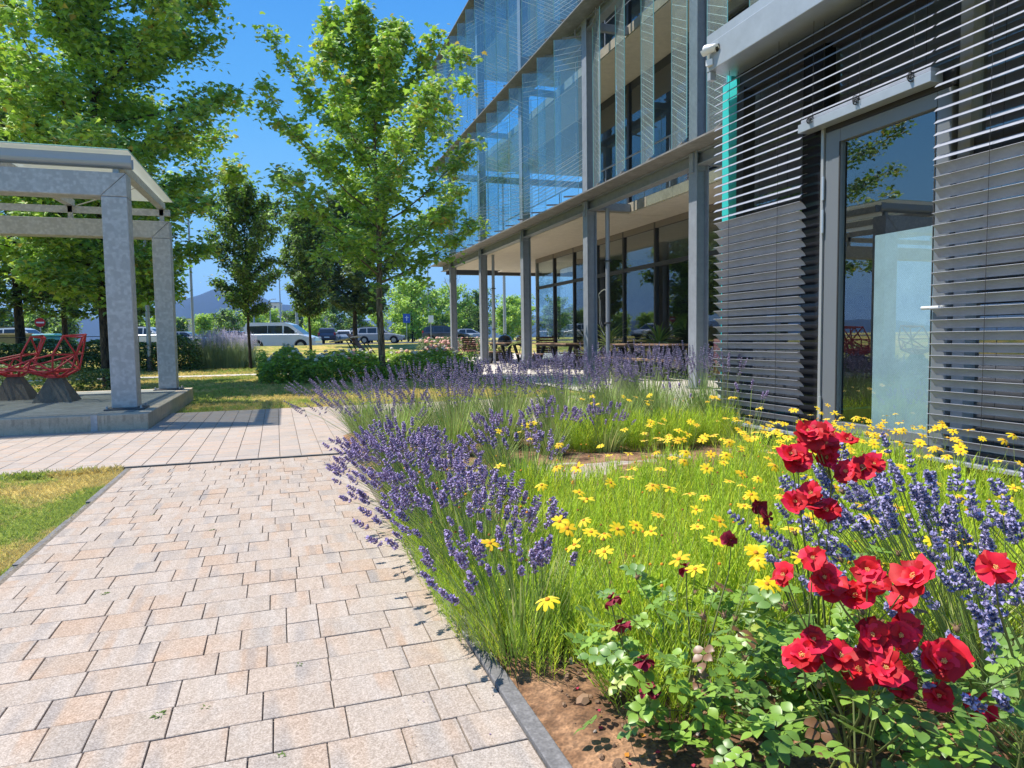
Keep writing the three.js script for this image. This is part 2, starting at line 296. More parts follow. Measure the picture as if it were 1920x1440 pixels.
    band(y0 + .05, y0 + .7 + .5 * r(), [.55, .12, -.5][k], .1); if (r() < .6) band(mid, mid + .5, [-.45, .5, -.4][k], .13); if (r() < .5) band(y1 - .7, y1 - .1, [.12, -.5, .4][k], .12);
    for (let y = y0 + .6; y < y1 - .8; y += .8) { st(-h, y, 0, y + .28, .004); st(0, y + .28, h, y, .004); st(0, y + .28, 0, y + .8, .004); }
    return merge(l);
  };
  let n = 0;
  for (const [y0, y1] of [[4.2, 7.76], [8.2, 11.76]]) {
    const paneG = quad([-W / 2, y0, 0], [W / 2, y0, 0], [W / 2, y1, 0], [-W / 2, y1, 0]);
    const edgeG = merge([box(-W / 2 - .011, -W / 2, y0, y1, -.007, .007), box(W / 2, W / 2 + .011, y0, y1, -.007, .007)]);
    const barG = merge([box(-.3, .3, y0 - .03, y0 - .002, -.03, .03), box(-.3, .3, y1 + .002, y1 + .03, -.03, .03), rod(V(0, y0 - .17, 0), V(0, y0 - .03, 0), .022, .022, 6), rod(V(0, y1 + .03, 0), V(0, y1 + .2, 0), .022, .022, 6)]);
    for (let i = 0; i < 21; i++) {
      const z = -29.3 + i * 1.09; if (z > -6) break;
      const near = z > -15.0; if (y0 > 5 && z > -13.5) continue;
      const th = THREE.MathUtils.degToRad(near ? 18 + R(-2, 2) : 118 + R(-5, 5));
      const f = mesh('glass_fin', paneG, near ? nearFinMat : finMat, b); f.position.set(6.76, 0, z); f.rotation.y = Math.PI / 2 - th;
      mesh('edge', edgeG, finEdgeMat, f); mesh('bracket', barG, ledgeMat, f); mesh('printed_lines', lineGeo(y0 + .02, y1 - .02, 40 + n++, near), printMat, f);
    }
  }
  // ground-floor glazing: frames and panes bay by bay
  const gx = 9.2, zs = []; for (let k = 0; k <= 11; k++) zs.push(-24.2 + k * 1.7);
  mesh('floor', box(9.0, 16, -.012, .02, -24.2, -5.45), std({ color: col(.14, .13, .12), roughness: .35 }), b);
  mesh('back_wall', box(15.8, 16, .021, 3.77, -24.2, -5.45), std({ color: col(.13, .12, .1), roughness: .9 }), b);
  mesh('inner_wall', box(10.6, 15.7, .021, 3.77, -23.9, -23.75), std({ color: col(.1, .095, .085), roughness: .9 }), b);
  mesh('inner_wall', box(9.4, 15.7, .021, 3.77, -5.6, -5.46), std({ color: col(.2, .18, .15), roughness: .9 }), b);
  for (let k = 0; k < zs.length; k++) mesh('mullion', box(gx - .05, gx + .07, .021, 3.77, zs[k] - .035, zs[k] + .035), k ? frameMat : steelMat, b);
  for (let k = 0; k < zs.length - 1; k++) {
    const a = zs[k] + .036, c = zs[k + 1] - .036;
    mesh('transom', box(gx - .045, gx + .065, 2.66, 2.76, a, c), frameMat, b); mesh('sill_rail', box(gx - .045, gx + .065, .021, .1, a, c), frameMat, b); mesh('head_rail', box(gx - .045, gx + .065, 3.62, 3.772, a, c), std({ color: col(.2, .17, .15), roughness: .7 }), b);
    mesh('pane', quad([gx, .1, a], [gx, .1, c], [gx, 2.66, c], [gx, 2.66, a]), glassMat, b); mesh('pane', quad([gx, 2.76, a], [gx, 2.76, c], [gx, 3.62, c], [gx, 3.62, a]), glassMat, b);
  }
  for (let k = 0; k < 4; k++) { const a = 9.27 + k * 1.6; mesh('end_pane', quad([a, .1, -24.2], [a + 1.55, .1, -24.2], [a + 1.55, 3.7, -24.2], [a, 3.7, -24.2]), glassMat, b); mesh('mullion', box(a + 1.55, a + 1.6, .021, 3.77, -24.235, -24.165), frameMat, b); }
  // shield emblem drawn in pale lines on one pane
  const em = [], sh = (pts, w) => { for (let i = 0; i < pts.length - 1; i++) { const [y0, z0] = pts[i], [y1, z1] = pts[i + 1], n2 = Math.hypot(y1 - y0, z1 - z0), oy = -(z1 - z0) / n2 * w / 2, oz = (y1 - y0) / n2 * w / 2; em.push(quad([0, y0 - oy, z0 - oz], [0, y1 - oy, z1 - oz], [0, y1 + oy, z1 + oz], [0, y0 + oy, z0 + oz])); } };
  sh([[.62, -.36], [.7, -.18], [.74, 0], [.7, .18], [.62, .36]], .03); sh([[.56, -.32], [-.2, -.32], [-.45, -.16], [-.6, 0], [-.45, .16], [-.2, .32], [.56, .32]], .03); sh([[.45, -.24], [-.18, -.24], [-.34, -.12]], .022); sh([[.62, -.36], [.5, -.34]], .03);
  const e = mesh('shield_emblem', merge(em), printMat, b); e.position.set(gx - .012, 1.55, -18.65);
  // rain pipes beside the columns
  for (const z of [-14.42, -23.2]) { const p = mesh('rain_pipe', rod(V(7.2, .02, z), V(7.2, 3.8, z), .05, .05, 12), steelMat, b); mesh('pipe_clamp', merge([box(7.13, 7.27, 1.2, 1.23, z - .06, z + .06), box(7.13, 7.27, 2.6, 2.63, z - .06, z + .06)]), darkSteel, p); }
  mesh('roof', box(7.1, 16, 12.04, 12.3, -29.6, -5.45), slabEdgeMat, b);
  // things inside, seen through the glass beside the annex
  const shelf = thing('display_stand', 'stand of turquoise and pink goods behind the cafe glass beside the slatted wall', 'display stand', [9.9, .02, -12.6]);
  mesh('counter', box(-.5, .5, 0, .95, -.8, .8), std({ color: col(.12, .13, .1), roughness: .7 }), shelf);
  [[.05, .45, .6], [.5, .62, .66], [.62, .16, .2], [.1, .35, .55]].forEach((c, i) => mesh('goods', rbox(-.48 + .05 * i, -.1, .951 + .14 * (i % 2) * 1.01, 1.08 + .14 * (i % 2), -.75 + i * .36, -.45 + i * .36, .01), std({ color: col(...c), roughness: .6 }), shelf));
  [[.62, .2, .26], [.6, .68, .66], [.5, .6, .62]].forEach((c, i) => mesh('goods', rbox(-.62, -.51, .25 + .02 * i, .8, -.75 + i * .5, -.32 + i * .5, .01), std({ color: col(...c), roughness: .7 }), shelf));
}
// ---------------------------------------------------------------- low annex with the slatted blinds and the glass door
{
  rnd = rngFrom(31);
  const a = thing('annex_building', 'low dark annex with slatted grey blinds and a glass door beside the flower bed', 'building');
  const slatMat = std({ color: col(.42, .445, .51), roughness: .42, metalness: .1, map: texture(256, 256, (u, v) => .9 + .2 * (fbm(u, v) - .5)) });
  const fasciaMat = std({ color: col(.46, .51, .56), roughness: .35, metalness: .3, map: texture(256, 256, (u, v) => .93 + .1 * (fbm(u, v) - .5)) });
  const doorFrame = std({ color: col(.185, .2, .215), roughness: .4, metalness: .2 });
  const cordMat = std({ color: col(.03, .03, .03), roughness: .8 });
  const teal = std({ color: col(.04, .52, .50), roughness: .45 });
  const blackGloss = std({ color: col(.012, .012, .013), roughness: .12 });
  const annexGlass = phys({ color: col(.8, .88, .9), roughness: 0, transmission: 1, thickness: 0, ior: 2.7 });
  // shell
  mesh('roof', box(3.78, 9, 3.42, 3.6, -5.56, 3), fasciaMat, a);
  mesh('fascia', merge([rbox(3.60, 3.90, 3.17, 3.40, -5.30, 2.5, .006), box(3.605, 3.66, 3.10, 3.169, -5.297, -5.25)]), fasciaMat, a);
  mesh('end_wall', box(4.0, 9, .0, 3.415, -5.56, -5.50), teal, a);
  mesh('lining', box(4.06, 8.79, .18, 3.41, -5.495, -5.45), darkWall, a);
  mesh('far_wall', box(8.8, 9, .0, 3.415, -5.29, 3), darkWall, a);
  mesh('floor', box(4.0, 8.8, .1, .18, -5.29, 3), std({ color: col(.16, .15, .14), roughness: .6 }), a);
  mesh('plinth', box(3.9, 4.02, -.03, .14, -5.54, 2.5), std({ color: col(.24, .25, .26), roughness: .8, map: concreteTex }), a);
  mesh('head_panel', box(3.93, 4.02, 3.05, 3.168, -5.54, 2.5), frameMat, a);
  mesh('near_wall', box(3.95, 4.05, .141, 3.049, -.9, 2.5), darkWall, a);
  // teal reveal behind the end of the blind
  mesh('teal_panel', box(3.9, 4.0, 1.93, 3.16, -5.49, -5.285), teal, a);
  mesh('corner_panel', box(3.905, 4.0, .141, 1.925, -5.485, -5.29), frameMat, a);
  mesh('teal_edge', box(3.9, 4.0, .141, 1.925, -5.497, -5.487), teal, a);
  mesh('post', box(3.9, 4.02, .141, 3.05, -5.285, -5.19), frameMat, a);
  // windows behind the blinds
  const win = (z0, z1, y0, y1) => { const w = mesh('window_pane', quad([3.96, y0, z0], [3.96, y0, z1], [3.96, y1, z1], [3.96, y1, z0]), annexGlass, a); mesh('window_frame', merge([box(3.925, 4.0, y0 - .05, y0 - .001, z0, z1), box(3.925, 4.0, y1 + .001, y1 + .05, z0, z1)]), frameMat, w); };
  win(-5.185, -4.46, 1.97, 3.0); win(-5.185, -4.46, .2, 1.9); win(-4.2, -3.2, 2.5, 3.0); win(-3.08, -1.0, 2.05, 3.0); win(-3.08, -1.0, .2, 1.95);
  mesh('black_panel', box(3.89, 3.99, .141, 3.04, -4.455, -4.235), blackGloss, a);
  mesh('post', box(3.90, 3.99, .141, 3.045, -3.165, -3.085), std({ color: col(.33, .34, .35), roughness: .5 }), a);
  mesh('lintel', box(3.88, 3.99, 2.385, 2.49, -4.23, -3.17), frameMat, a);
  mesh('jamb', box(3.86, 3.955, .16, 2.5, -4.23, -4.205), std({ color: col(.42, .43, .43), roughness: .4, metalness: .4 }), a);
  // door leaf
  const d = mesh('door', merge([rbox(3.87, 3.93, .2, 2.38, -4.195, -4.06, .006), rbox(3.871, 3.929, 2.285, 2.379, -4.058, -3.285, .004), rbox(3.871, 3.929, .2, .27, -4.058, -3.285, .004), rbox(3.87, 3.93, .2, 2.38, -3.283, -3.18, .006)]), doorFrame, a);
  mesh('door_glass', quad([3.9, .27, -4.061], [3.9, .27, -3.282], [3.9, 2.286, -3.282], [3.9, 2.286, -4.061]), annexGlass, d);
  mesh('gasket', merge([box(3.866, 3.872, .27, 2.285, -4.062, -4.052), box(3.866, 3.872, .27, 2.285, -3.291, -3.284)]), cordMat, d);
  mesh('handle', merge([rod(V(3.845, 1.066, -3.21), V(3.845, 1.066, -3.335), .011, .011, 10), rod(V(3.872, 1.066, -3.215), V(3.845, 1.066, -3.215), .011, .011, 8)]), std({ color: col(.75, .75, .74), roughness: .3, metalness: .2 }), d);
  for (const y of [.36, 1.74, 1.98]) mesh('hinge', merge([rod(V(3.855, y - .085, -4.2), V(3.855, y + .085, -4.2), .011, .011, 10), rod(V(3.855, y - .002, -4.2), V(3.855, y + .002, -4.2), .0125, .0125, 10)]), std({ color: col(.6, .61, .62), roughness: .35, metalness: .5 }), d);
  mesh('screen_board', box(4.03, 4.05, .24, 1.6, -3.885, -3.25), std({ color: col(.58, .74, .76), roughness: .95, map: texture(512, 512, (u, v) => .9 + .08 * (speck(u * 1, v) - .5) + .05 * Math.sin(u * 400) * Math.sin(v * 400) + .1 * (fbm(u, v) - .5)) }), d);
  mesh('threshold', box(3.82, 4.0, .12, .195, -4.23, -3.17), doorFrame, a);
  // blinds: curved aluminium slats on cords
  const slatGeo = (len) => { // crowned strip, 80 mm deep, with rolled edges
    const p = [], f = [], n = 6; const prof = [];
    for (let i = 0; i <= n; i++) { const t = i / n * 2 - 1; prof.push([t * .04, .007 * (1 - t * t)]); }
    prof.unshift([-.0395, -.0022]); prof.push([.0395, -.0022]);
    for (const z of [0, len]) for (const q of prof) p.push([q[0], q[1], z]);
    for (let i = 0; i < prof.length - 1; i++) { const m = prof.length; f.push([i, i + 1, m + i + 1], [i, m + i + 1, m + i]); }
    return boxUV(tri(p, f), 2);
  };
  const blind = (z0, z1, yTop, yMid, yBot, cords, part = 'blind') => {
    const g = slatGeo(z1 - z0), bl = mesh(part, rbox(3.765, 3.845, yBot - .03, yBot - .005, z0, z1, .004), slatMat, a);
    for (let y = yTop; y > yBot; y -= .0712) { const s = mesh('slat', g, slatMat, bl); s.position.set(3.805, y, z0); s.rotation.z = (y > yMid ? .48 : -.68) + R(-.012, .012); s.rotation.x = R(-.0012, .0012); }
    mesh('cord', merge(cords.flatMap((z) => [rod(V(3.762, yBot, z), V(3.762, yTop + .1, z), .0016, .0016, 5), rod(V(3.848, yBot, z + .01), V(3.848, yTop + .1, z + .01), .0016, .0016, 5)])), cordMat, bl);
    return bl;
  };
  blind(-5.435, -4.345, 3.10, 1.95, .16, [-5.2, -4.58]);
  const m = blind(-4.335, -3.245, 3.10, 1.0, 2.505, [-4.21, -3.78, -3.36], 'raised_blind');
  mesh('bottom_rail', rbox(3.755, 3.855, 2.41, 2.472, -4.355, -3.235, .004), fasciaMat, m);
  for (const z of [-4.22, -3.79, -3.37]) { const l = []; for (let i = 0; i < 9; i++) { const t = new THREE.TorusGeometry(R(.014, .024), .0022, 4, 10); t.rotateX(R(-.6, .6)).rotateY(R(-.5, .5)).translate(3.748, 2.475 + R(-.012, .02), z + R(-.015, .015)); l.push(t); } mesh('cord_loop', merge(l), cordMat, m); }
  blind(-3.22, -.9, 3.10, 1.95, .16, [-2.86, -1.9]);
  // surveillance camera on the fascia end
  const cc = thing('security_camera', 'small white security camera on the end of the silver fascia', 'camera', [3.57, 3.335, -5.2], .5);
  const wm = std({ color: col(.78, .78, .78), roughness: .35 });
  const body = mesh('body', new THREE.CapsuleGeometry(.034, .075, 6, 16).rotateX(Math.PI / 2).rotateX(.16), wm, cc);
  mesh('lens_face', new THREE.CylinderGeometry(.031, .034, .02, 18).rotateX(Math.PI / 2).rotateX(.16).translate(0, -.012, .072), std({ color: col(.015, .015, .02), roughness: .15 }), body);
  mesh('sun_hood', new THREE.CylinderGeometry(.042, .042, .16, 16, 1, true, Math.PI * .55, Math.PI * .9).rotateX(Math.PI / 2).rotateX(.16).rotateZ(Math.PI).translate(0, .004, .005), wm, body);
  mesh('mount', merge([rod(V(0, -.02, -.02), V(.03, -.09, -.03), .011, .011, 8), box(.012, .06, -.13, -.08, -.05, .01)]), wm, cc);
}
// ---------------------------------------------------------------- galvanised canopy on its concrete plinth, red wire chairs
const galvTex = texture(1024, 1024, (u, v) => { const a = n32(u * 32, v * 32), b2 = n16(u * 16 + 4, v * 16), c = n64(u * 64, v * 64); const k = .70 + .045 * (smooth(.35, .65, a * .6 + b2 * .4) - .5) + .04 * smooth(.5, .75, c * .5 + a * .5) + .03 * (speck(u, v) - .5) - .05 * fbm(u, v); return [k * .98, k * .985, k * .985]; });
{
  rnd = rngFrom(8);
  const galv = std({ map: galvTex, roughness: .5, metalness: .15, bumpMap: grainBump, bumpScale: .0004 });
  const pl = thing('concrete_plinth', 'low raised concrete plinth under the galvanised canopy', 'plinth');
  mesh('slab', rbox(-7.4, -1.32, -.1, .168, -12.55, -8.27, .012, 2), concreteMat, pl);
  mesh('floor_screed', box(-7.2, -1.5, .1685, .1715, -12.35, -8.48), std({ color: col(.3, .315, .29), roughness: .85, map: texture(512, 512, (u, v) => .85 + .3 * (fbm(u, v) - .5) + .1 * (speck(u, v) - .5)) }), pl);
  mesh('drain_strip', box(-1.86, -1.8, -.02, .1695, -8.285, -8.262), galv, pl);
  const c = thing('steel_canopy', 'galvanised steel canopy with frosted glass roof standing over the red chairs', 'canopy');
  const P = .26, zF = -8.76, zR = -12.06, xR = -1.5, xL = -7.0, top = 2.79, by = .17;
  for (const z of [zF, zR]) {
    for (const x of [xR, xL]) { const p = mesh('post', rbox(x - P, x, by + .02, top - P - .003, z - P, z, .012, 2), galv, c); const bp = mesh('base_plate', rbox(x - P - .07, x + .07, by, by + .019, z - P - .06, z + .06, .004), std({ color: col(.1, .1, .105), roughness: .6, metalness: .4 }), p); mesh('bolt', merge([[-P - .04, .035], [.04, .035], [.04, -P - .035]].map(([dx, dz]) => rod(V(x + dx, by + .019, z + dz), V(x + dx, by + .05, z + dz), .014, .012, 8))), galv, p); }
    // beam with mitred corners, the joints cut at 45 degrees
    const ext = (pts) => { const s = new THREE.Shape(pts.map((q) => new THREE.Vector2(...q))); return boxUV(new THREE.ExtrudeGeometry(s, { depth: P - .016, bevelEnabled: true, bevelSize: .008, bevelThickness: .008, bevelOffset: -.008, bevelSegments: 1 }).translate(0, 0, z - P + .008)); };
    mesh('beam', ext([[xL, top - P], [xR - P, top - P], [xR - .003, top - .001], [xL - P + .003, top - .001]]), galv, c);
    mesh('corner', ext([[xR - P, top - P - .001], [xR, top - P - .001], [xR, top - .003]]), galv, c); mesh('corner', ext([[xL - P, top - P - .001], [xL, top - P - .001], [xL - P, top - .003]]), galv, c);
  }
  // roof: rafters fall towards the gutter in front
  const yF = 2.95, yR = 3.06, zf = -8.95, zr = -12.25, yAt = (z) => lerp(yF, yR, (z - zf) / (zr - zf));
  const raf = (x) => { const g = new THREE.BoxGeometry(.1, .1, Math.hypot(zf - zr, yR - yF)); g.rotateX(Math.atan2(yR - yF, zf - zr)); return boxUV(g.translate(x, (yF + yR) / 2 - .02, (zf + zr) / 2)); };
  for (const x of [-1.62, -2.86, -4.1, -5.34, -6.58]) { const r = mesh('rafter', raf(x), galv, c); mesh('stub', merge([box(x - .03, x + .03, top, yAt(zF - .13) - .06, zF - .16, zF - .1), box(x - .03, x + .03, top, yAt(zR - .13) - .06, zR - .16, zR - .1)]), galv, r); }
  mesh('purlin', box(-7.2, -1.5, yR - .17, yR - .075, zr + .02, zr + .09), galv, c);
  const frost = phys({ color: col(.80, .83, .74), roughness: .62, transmission: .55, thickness: 0, ior: 1.45 });
  for (let k = 0; k < 4; k++) { const x1 = -1.46 - k * 1.43, x0 = x1 - 1.42; const p = mesh('glass_pane', quad([x0, yF + .075, zf + .25], [x1, yF + .075, zf + .25], [x1, yR + .065, zr - .05], [x0, yR + .065, zr - .05]), frost, c); mesh('pane_edge', merge([rod(V(x0, yF + .075, zf + .25), V(x1, yF + .075, zf + .25), .006, .006, 5), rod(V(x1, yF + .075, zf + .25), V(x1, yR + .065, zr - .05), .006, .006, 5)]), finEdgeMat, p); }
  const gut = new THREE.Shape(); gut.moveTo(-.07, .07); gut.lineTo(-.07, -.01); gut.quadraticCurveTo(-.065, -.07, 0, -.07); gut.quadraticCurveTo(.065, -.07, .065, -.01); gut.lineTo(.065, .05); gut.lineTo(.055, .05); gut.lineTo(.055, -.01); gut.quadraticCurveTo(.055, -.06, 0, -.06); gut.quadraticCurveTo(-.06, -.06, -.06, -.01); gut.lineTo(-.06, .07);
  mesh('gutter', boxUV(new THREE.ExtrudeGeometry(gut, { depth: 5.75, bevelEnabled: false, curveSegments: 5 }).rotateY(Math.PI / 2).translate(-7.2, yF - .03, zf + .085)), std({ color: col(.3, .335, .39), roughness: .4, metalness: .3 }), c);
  mesh('tie_rod', merge([rod(V(-3.2, yF - .02, zf), V(-2.86, yAt(-10.5) - .03, -10.5), .008, .008, 6), rod(V(-1.62, yAt(-10.2) - .07, -10.2), V(-2.86, yR - .08, zr), .008, .008, 6)]), galv, c);
  // chairs of red tubes on pyramid feet
  const red = std({ color: col(.52, .035, .04), roughness: .42 });
  const makeChair = (label, pos, turn) => {
    const t = thing('wire_chair', label, 'chair', pos, turn, 'red wire chairs under the canopy');
    const hB = .33, b = .265, tp = .085; // concrete foot
    const foot = new THREE.CylinderGeometry(tp * 1.414, b * 1.3, hB, 4, 1).rotateY(Math.PI / 4).toNonIndexed(); foot.computeVertexNormals();
    foot.rotateY(-turn); mesh('foot', boxUV(foot.translate(0, hB / 2, 0)), std({ color: col(.36, .34, .325), roughness: .9, map: concreteTex, bumpMap: grainBump, bumpScale: .0015 }), t);
    mesh('collar', merge([box(-.1, .1, hB + .002, hB + .035, -.1, .1)]), red, t);
    const s = .49; // seat level
    const N = { f1: [-.62, s - .03, .15], f2: [-.6, s - .02, -.17], m1: [-.2, s - .06, .27], m2: [-.18, s - .05, -.27], c0: [-.2, s - .1, 0], r1: [.16, s - .06, .26], r2: [.16, s - .05, -.26], r0: [.24, s - .04, 0], g1: [-.12, s + .1, .3], g2: [-.1, s + .11, -.3], b1: [.2, s + .17, .29], b2: [.2, s + .18, -.29], b0: [.32, s + .16, 0], t1: [.3, s + .42, .2], t2: [.32, s + .44, -.21], t0: [.42, s + .4, 0] };
    const seat = [['f1', 'f2'], ['f1', 'm1'], ['f2', 'm2'], ['f1', 'c0'], ['f2', 'c0'], ['m1', 'c0'], ['m2', 'c0'], ['m1', 'r1'], ['m2', 'r2'], ['c0', 'r1'], ['c0', 'r2'], ['c0', 'r0'], ['r1', 'r0'], ['r2', 'r0']];
    const back = [['r1', 'b1'], ['r2', 'b2'], ['r0', 'b0'], ['b1', 'b0'], ['b2', 'b0'], ['r1', 'b0'], ['r2', 'b0'], ['b1', 't1'], ['b2', 't2'], ['b0', 't0'], ['b0', 't1'], ['b0', 't2'], ['t1', 't0'], ['t2', 't0'], ['t1', 't2']];
    const arm = [['f1', 'g1'], ['f2', 'g2'], ['g1', 'b1'], ['g2', 'b2'], ['m1', 'g1'], ['m2', 'g2'], ['r1', 'g1'], ['r2', 'g2']];
    const tubes = (l) => merge(l.map(([p, q]) => rod(V(...N[p]), V(...N[q]), .0125, .0125, 6)).concat([...new Set(l.flat())].map((k) => new THREE.IcosahedronGeometry(.0145, 1).translate(...N[k]))));
    mesh('seat', tubes(seat), red, t); mesh('backrest', tubes(back), red, t); mesh('armrest', tubes(arm), red, t);
    mesh('leg', merge([[-.08, -.07, 'c0'], [.08, .08, 'r1'], [.08, -.08, 'r2'], [-.07, .08, 'm1'], [-.05, -.08, 'm2'], [.08, 0, 'r0']].map(([x, z, k]) => rod(V(x, hB + .02, z), V(...N[k]), .02, .017, 6))), red, t);
    t.scale.setScalar(.93); return t;
  };
  makeChair('red wire chair nearest the canopy post on a grey pyramid foot', [-2.73, .172, -10.5], -.42);
  makeChair('red wire chair in the middle with its seat turned away', [-3.4, .172, -11.2], -.05);
  makeChair('red wire chair cut off by the picture edge', [-3.98, .172, -10.3], -.4);
}
const coreopsisAt = [[0.787,0.433,-2.495],[1.329,0.448,-3.582],[1.016,0.415,-2.483],[1.087,0.414,-2.443],[1.417,0.38,-2.833],[1.367,0.433,-2.555],[0.926,0.365,-2.414],[0.972,0.383,-2.175],[0.932,0.395,-2.025],[0.711,0.42,-1.721],[0.761,0.379,-1.787],[0.769,0.425,-1.691],[0.725,0.434,-1.552],[0.839,0.376,-1.708],[0.843,0.407,-1.639],[0.979,0.366,-1.786],[0.941,0.392,-1.633],[1.095,0.368,-1.859],[1.131,0.432,-2.125],[1.229,0.396,-2.123],[1.176,0.431,-1.928],[1.346,0.42,-2.265],[2.12,0.4,-3.677],[2.139,0.426,-3.556],[1.598,0.434,-2.835],[1.737,0.422,-2.943],[1.983,0.421,-3.161],[1.909,0.399,-3.003],[2.191,0.421,-3.303],[1.663,0.414,-2.592],[1.547,0.414,-2.645],[1.843,0.436,-2.736],[2.005,0.413,-2.757],[2.062,0.431,-2.699],[1.908,0.423,-2.533],[1.793,0.409,-2.486],[1.682,0.428,-2.433],[1.603,0.39,-2.603],[1.551,0.41,-2.429],[1.347,0.378,-1.981],[1.168,0.4,-1.763],[1.11,0.378,-1.669],[0.977,0.429,-1.394],[1.339,0.395,-1.764],[1.379,0.423,-1.781],[1.279,0.394,-1.97],[1.485,0.428,-2.175],[1.524,0.393,-2.094],[1.664,0.388,-2.212],[1.614,0.405,-2.052],[0.829,0.424,-1.318],[0.824,0.425,-1.246],[0.68,0.407,-1.551],[0.775,0.371,-1.579],[0.489,0.407,-1.64],[0.509,0.382,-1.301],[1.048,0.416,-1.336],[0.976,0.428,-1.238],[1.245,0.401,-1.557],[0.937,0.407,-1.16],[2.033,0.422,-2.916],[2.253,0.427,-3.023],[2.431,0.436,-3.171],[2.508,0.397,-3.568],[2.525,0.421,-3.503],[2.239,0.441,-2.795],[2.359,0.439,-2.953],[2.511,0.446,-2.984],[2.786,0.399,-3.157],[2.214,0.442,-2.73],[2.464,0.401,-2.993],[2.363,0.414,-2.827],[2.218,0.416,-2.663],[2.155,0.415,-2.559],[2.218,0.444,-2.606],[1.93,0.427,-2.361],[2.035,0.371,-2.516],[2.059,0.431,-2.677],[1.377,0.423,-1.781],[1.556,0.389,-1.865],[1.694,0.369,-2.028],[1.628,0.408,-1.596],[1.814,0.374,-1.64],[1.355,0.418,-1.503],[1.229,0.421,-1.429],[1.277,0.394,-1.601],[1.001,0.431,-1.277],[1.068,0.377,-1.357],[1.068,0.431,-1.208],[0.962,0.398,-1.185],[2.826,0.435,-2.861],[2.776,0.448,-2.677],[3.207,0.391,-3.028],[2.93,0.392,-2.853],[2.818,0.422,-2.638],[2.963,0.416,-2.703],[2.855,0.447,-2.563],[3.299,0.39,-2.888],[3.123,0.428,-2.687],[3.274,0.414,-2.731],[3.244,0.411,-2.616],[2.897,0.433,-2.356],[3.075,0.401,-2.467],[2.459,0.436,-2.413],[2.644,0.394,-2.531],[2.335,0.434,-2.177],[2.8,0.395,-2.529],[2.634,0.437,-2.279],[2.711,0.41,-2.276],[2.977,0.412,-2.56],[2.25,0.424,-2.15],[2.597,0.388,-2.245],[2.632,0.446,-2.088],[2.528,0.448,-2.002],[2.529,0.422,-2.062],[2.574,0.371,-2.081],[2.864,0.371,-2.098],[2.709,0.404,-1.898],[3.173,0.443,-2.258],[2.284,0.41,-2.302],[2.058,0.432,-2.164],[2.214,0.376,-1.594],[2.372,0.381,-1.679],[1.944,0.388,-1.406],[1.65,0.383,-1.291],[1.439,0.387,-1.239],[1.334,0.373,-1.239],[1.682,0.391,-1.355],[2.364,0.367,-2.52]];
const roseTop = [[1.0,0.652,-1.148],[1.041,0.68,-1.167],[1.017,0.712,-1.14],[1.057,0.713,-1.14],[0.99,0.663,-1.158],[1.118,0.688,-1.14],[1.065,0.682,-1.143],[1.071,0.651,-1.146],[1.083,0.63,-1.104],[1.146,0.631,-1.125],[1.128,0.646,-1.079],[1.029,0.706,-1.133]];
const roseMid = [[1.007,0.59,-1.114],[0.954,0.581,-1.102],[1.044,0.553,-1.11],[1.01,0.565,-1.121]];
const roseLow = [[0.821,0.534,-0.856],[0.848,0.529,-0.851],[0.768,0.506,-0.863],[0.836,0.487,-0.899],[0.834,0.498,-0.862],[0.858,0.478,-0.856],[0.919,0.514,-0.829],[0.895,0.492,-0.825],[0.958,0.477,-0.827],[0.771,0.44,-0.871],[0.828,0.421,-0.875],[0.784,0.399,-0.861],[0.883,0.44,-0.854],[0.899,0.403,-0.878],[0.925,0.444,-0.83],[0.885,0.365,-0.881],[0.88,0.382,-0.817],[0.954,0.406,-0.83],[0.91,0.34,-0.844],[0.983,0.321,-0.845],[1.045,0.316,-0.821],[1.005,0.383,-0.808],[0.978,0.378,-0.836],[0.95,0.436,-0.865],[0.955,0.409,-0.844]];
const roseOne = [[1.074,0.522,-0.786]];
const roseWilt = [[0.624,0.327,-1.281],[0.63,0.285,-1.245],[0.812,0.379,-1.275],[1.131,0.467,-1.437],[1.122,0.453,-1.386],[0.942,0.425,-1.287],[0.634,0.193,-1.131],[0.64,0.238,-1.164]];
// ---------------------------------------------------------------- plants of the flower bed
const leafMat = (r, g, b, t = .42) => phys({ color: col(r, g, b), roughness: .95, transmission: t, thickness: 0, ior: 1.4 });
const paint = (g, c, v = 0) => { g = clean(g.clone ? g.clone() : g); const n = g.attributes.position.count, a = new Float32Array(n * 3); for (let i = 0; i < n; i++) { const k = 1 + v * (rnd() - .5); a[i * 3] = c[0] * k; a[i * 3 + 1] = c[1] * k; a[i * 3 + 2] = c[2] * k; } g.setAttribute('color', new THREE.BufferAttribute(a, 3)); return g; };
const joinC = (l) => mergeGeometries(l);
const petalMat = phys({ vertexColors: true, roughness: .85, transmission: .25, thickness: 0, ior: 1.35 });
const curveRod = (pts, r0, r1, seg = 3) => { // thin bent stem through points
  const p = [], f = []; pts.forEach((q, i) => { const r = lerp(r0, r1, i / (pts.length - 1)); for (let k = 0; k < seg; k++) { const a = k / seg * 6.283; p.push([q.x + Math.cos(a) * r, q.y, q.z + Math.sin(a) * r]); } });
  for (let i = 0; i < pts.length - 1; i++) for (let k = 0; k < seg; k++) { const a = i * seg + k, b = i * seg + (k + 1) % seg; f.push([a, b, b + seg], [a, b + seg, a + seg]); }
  return tri(p, f);
};
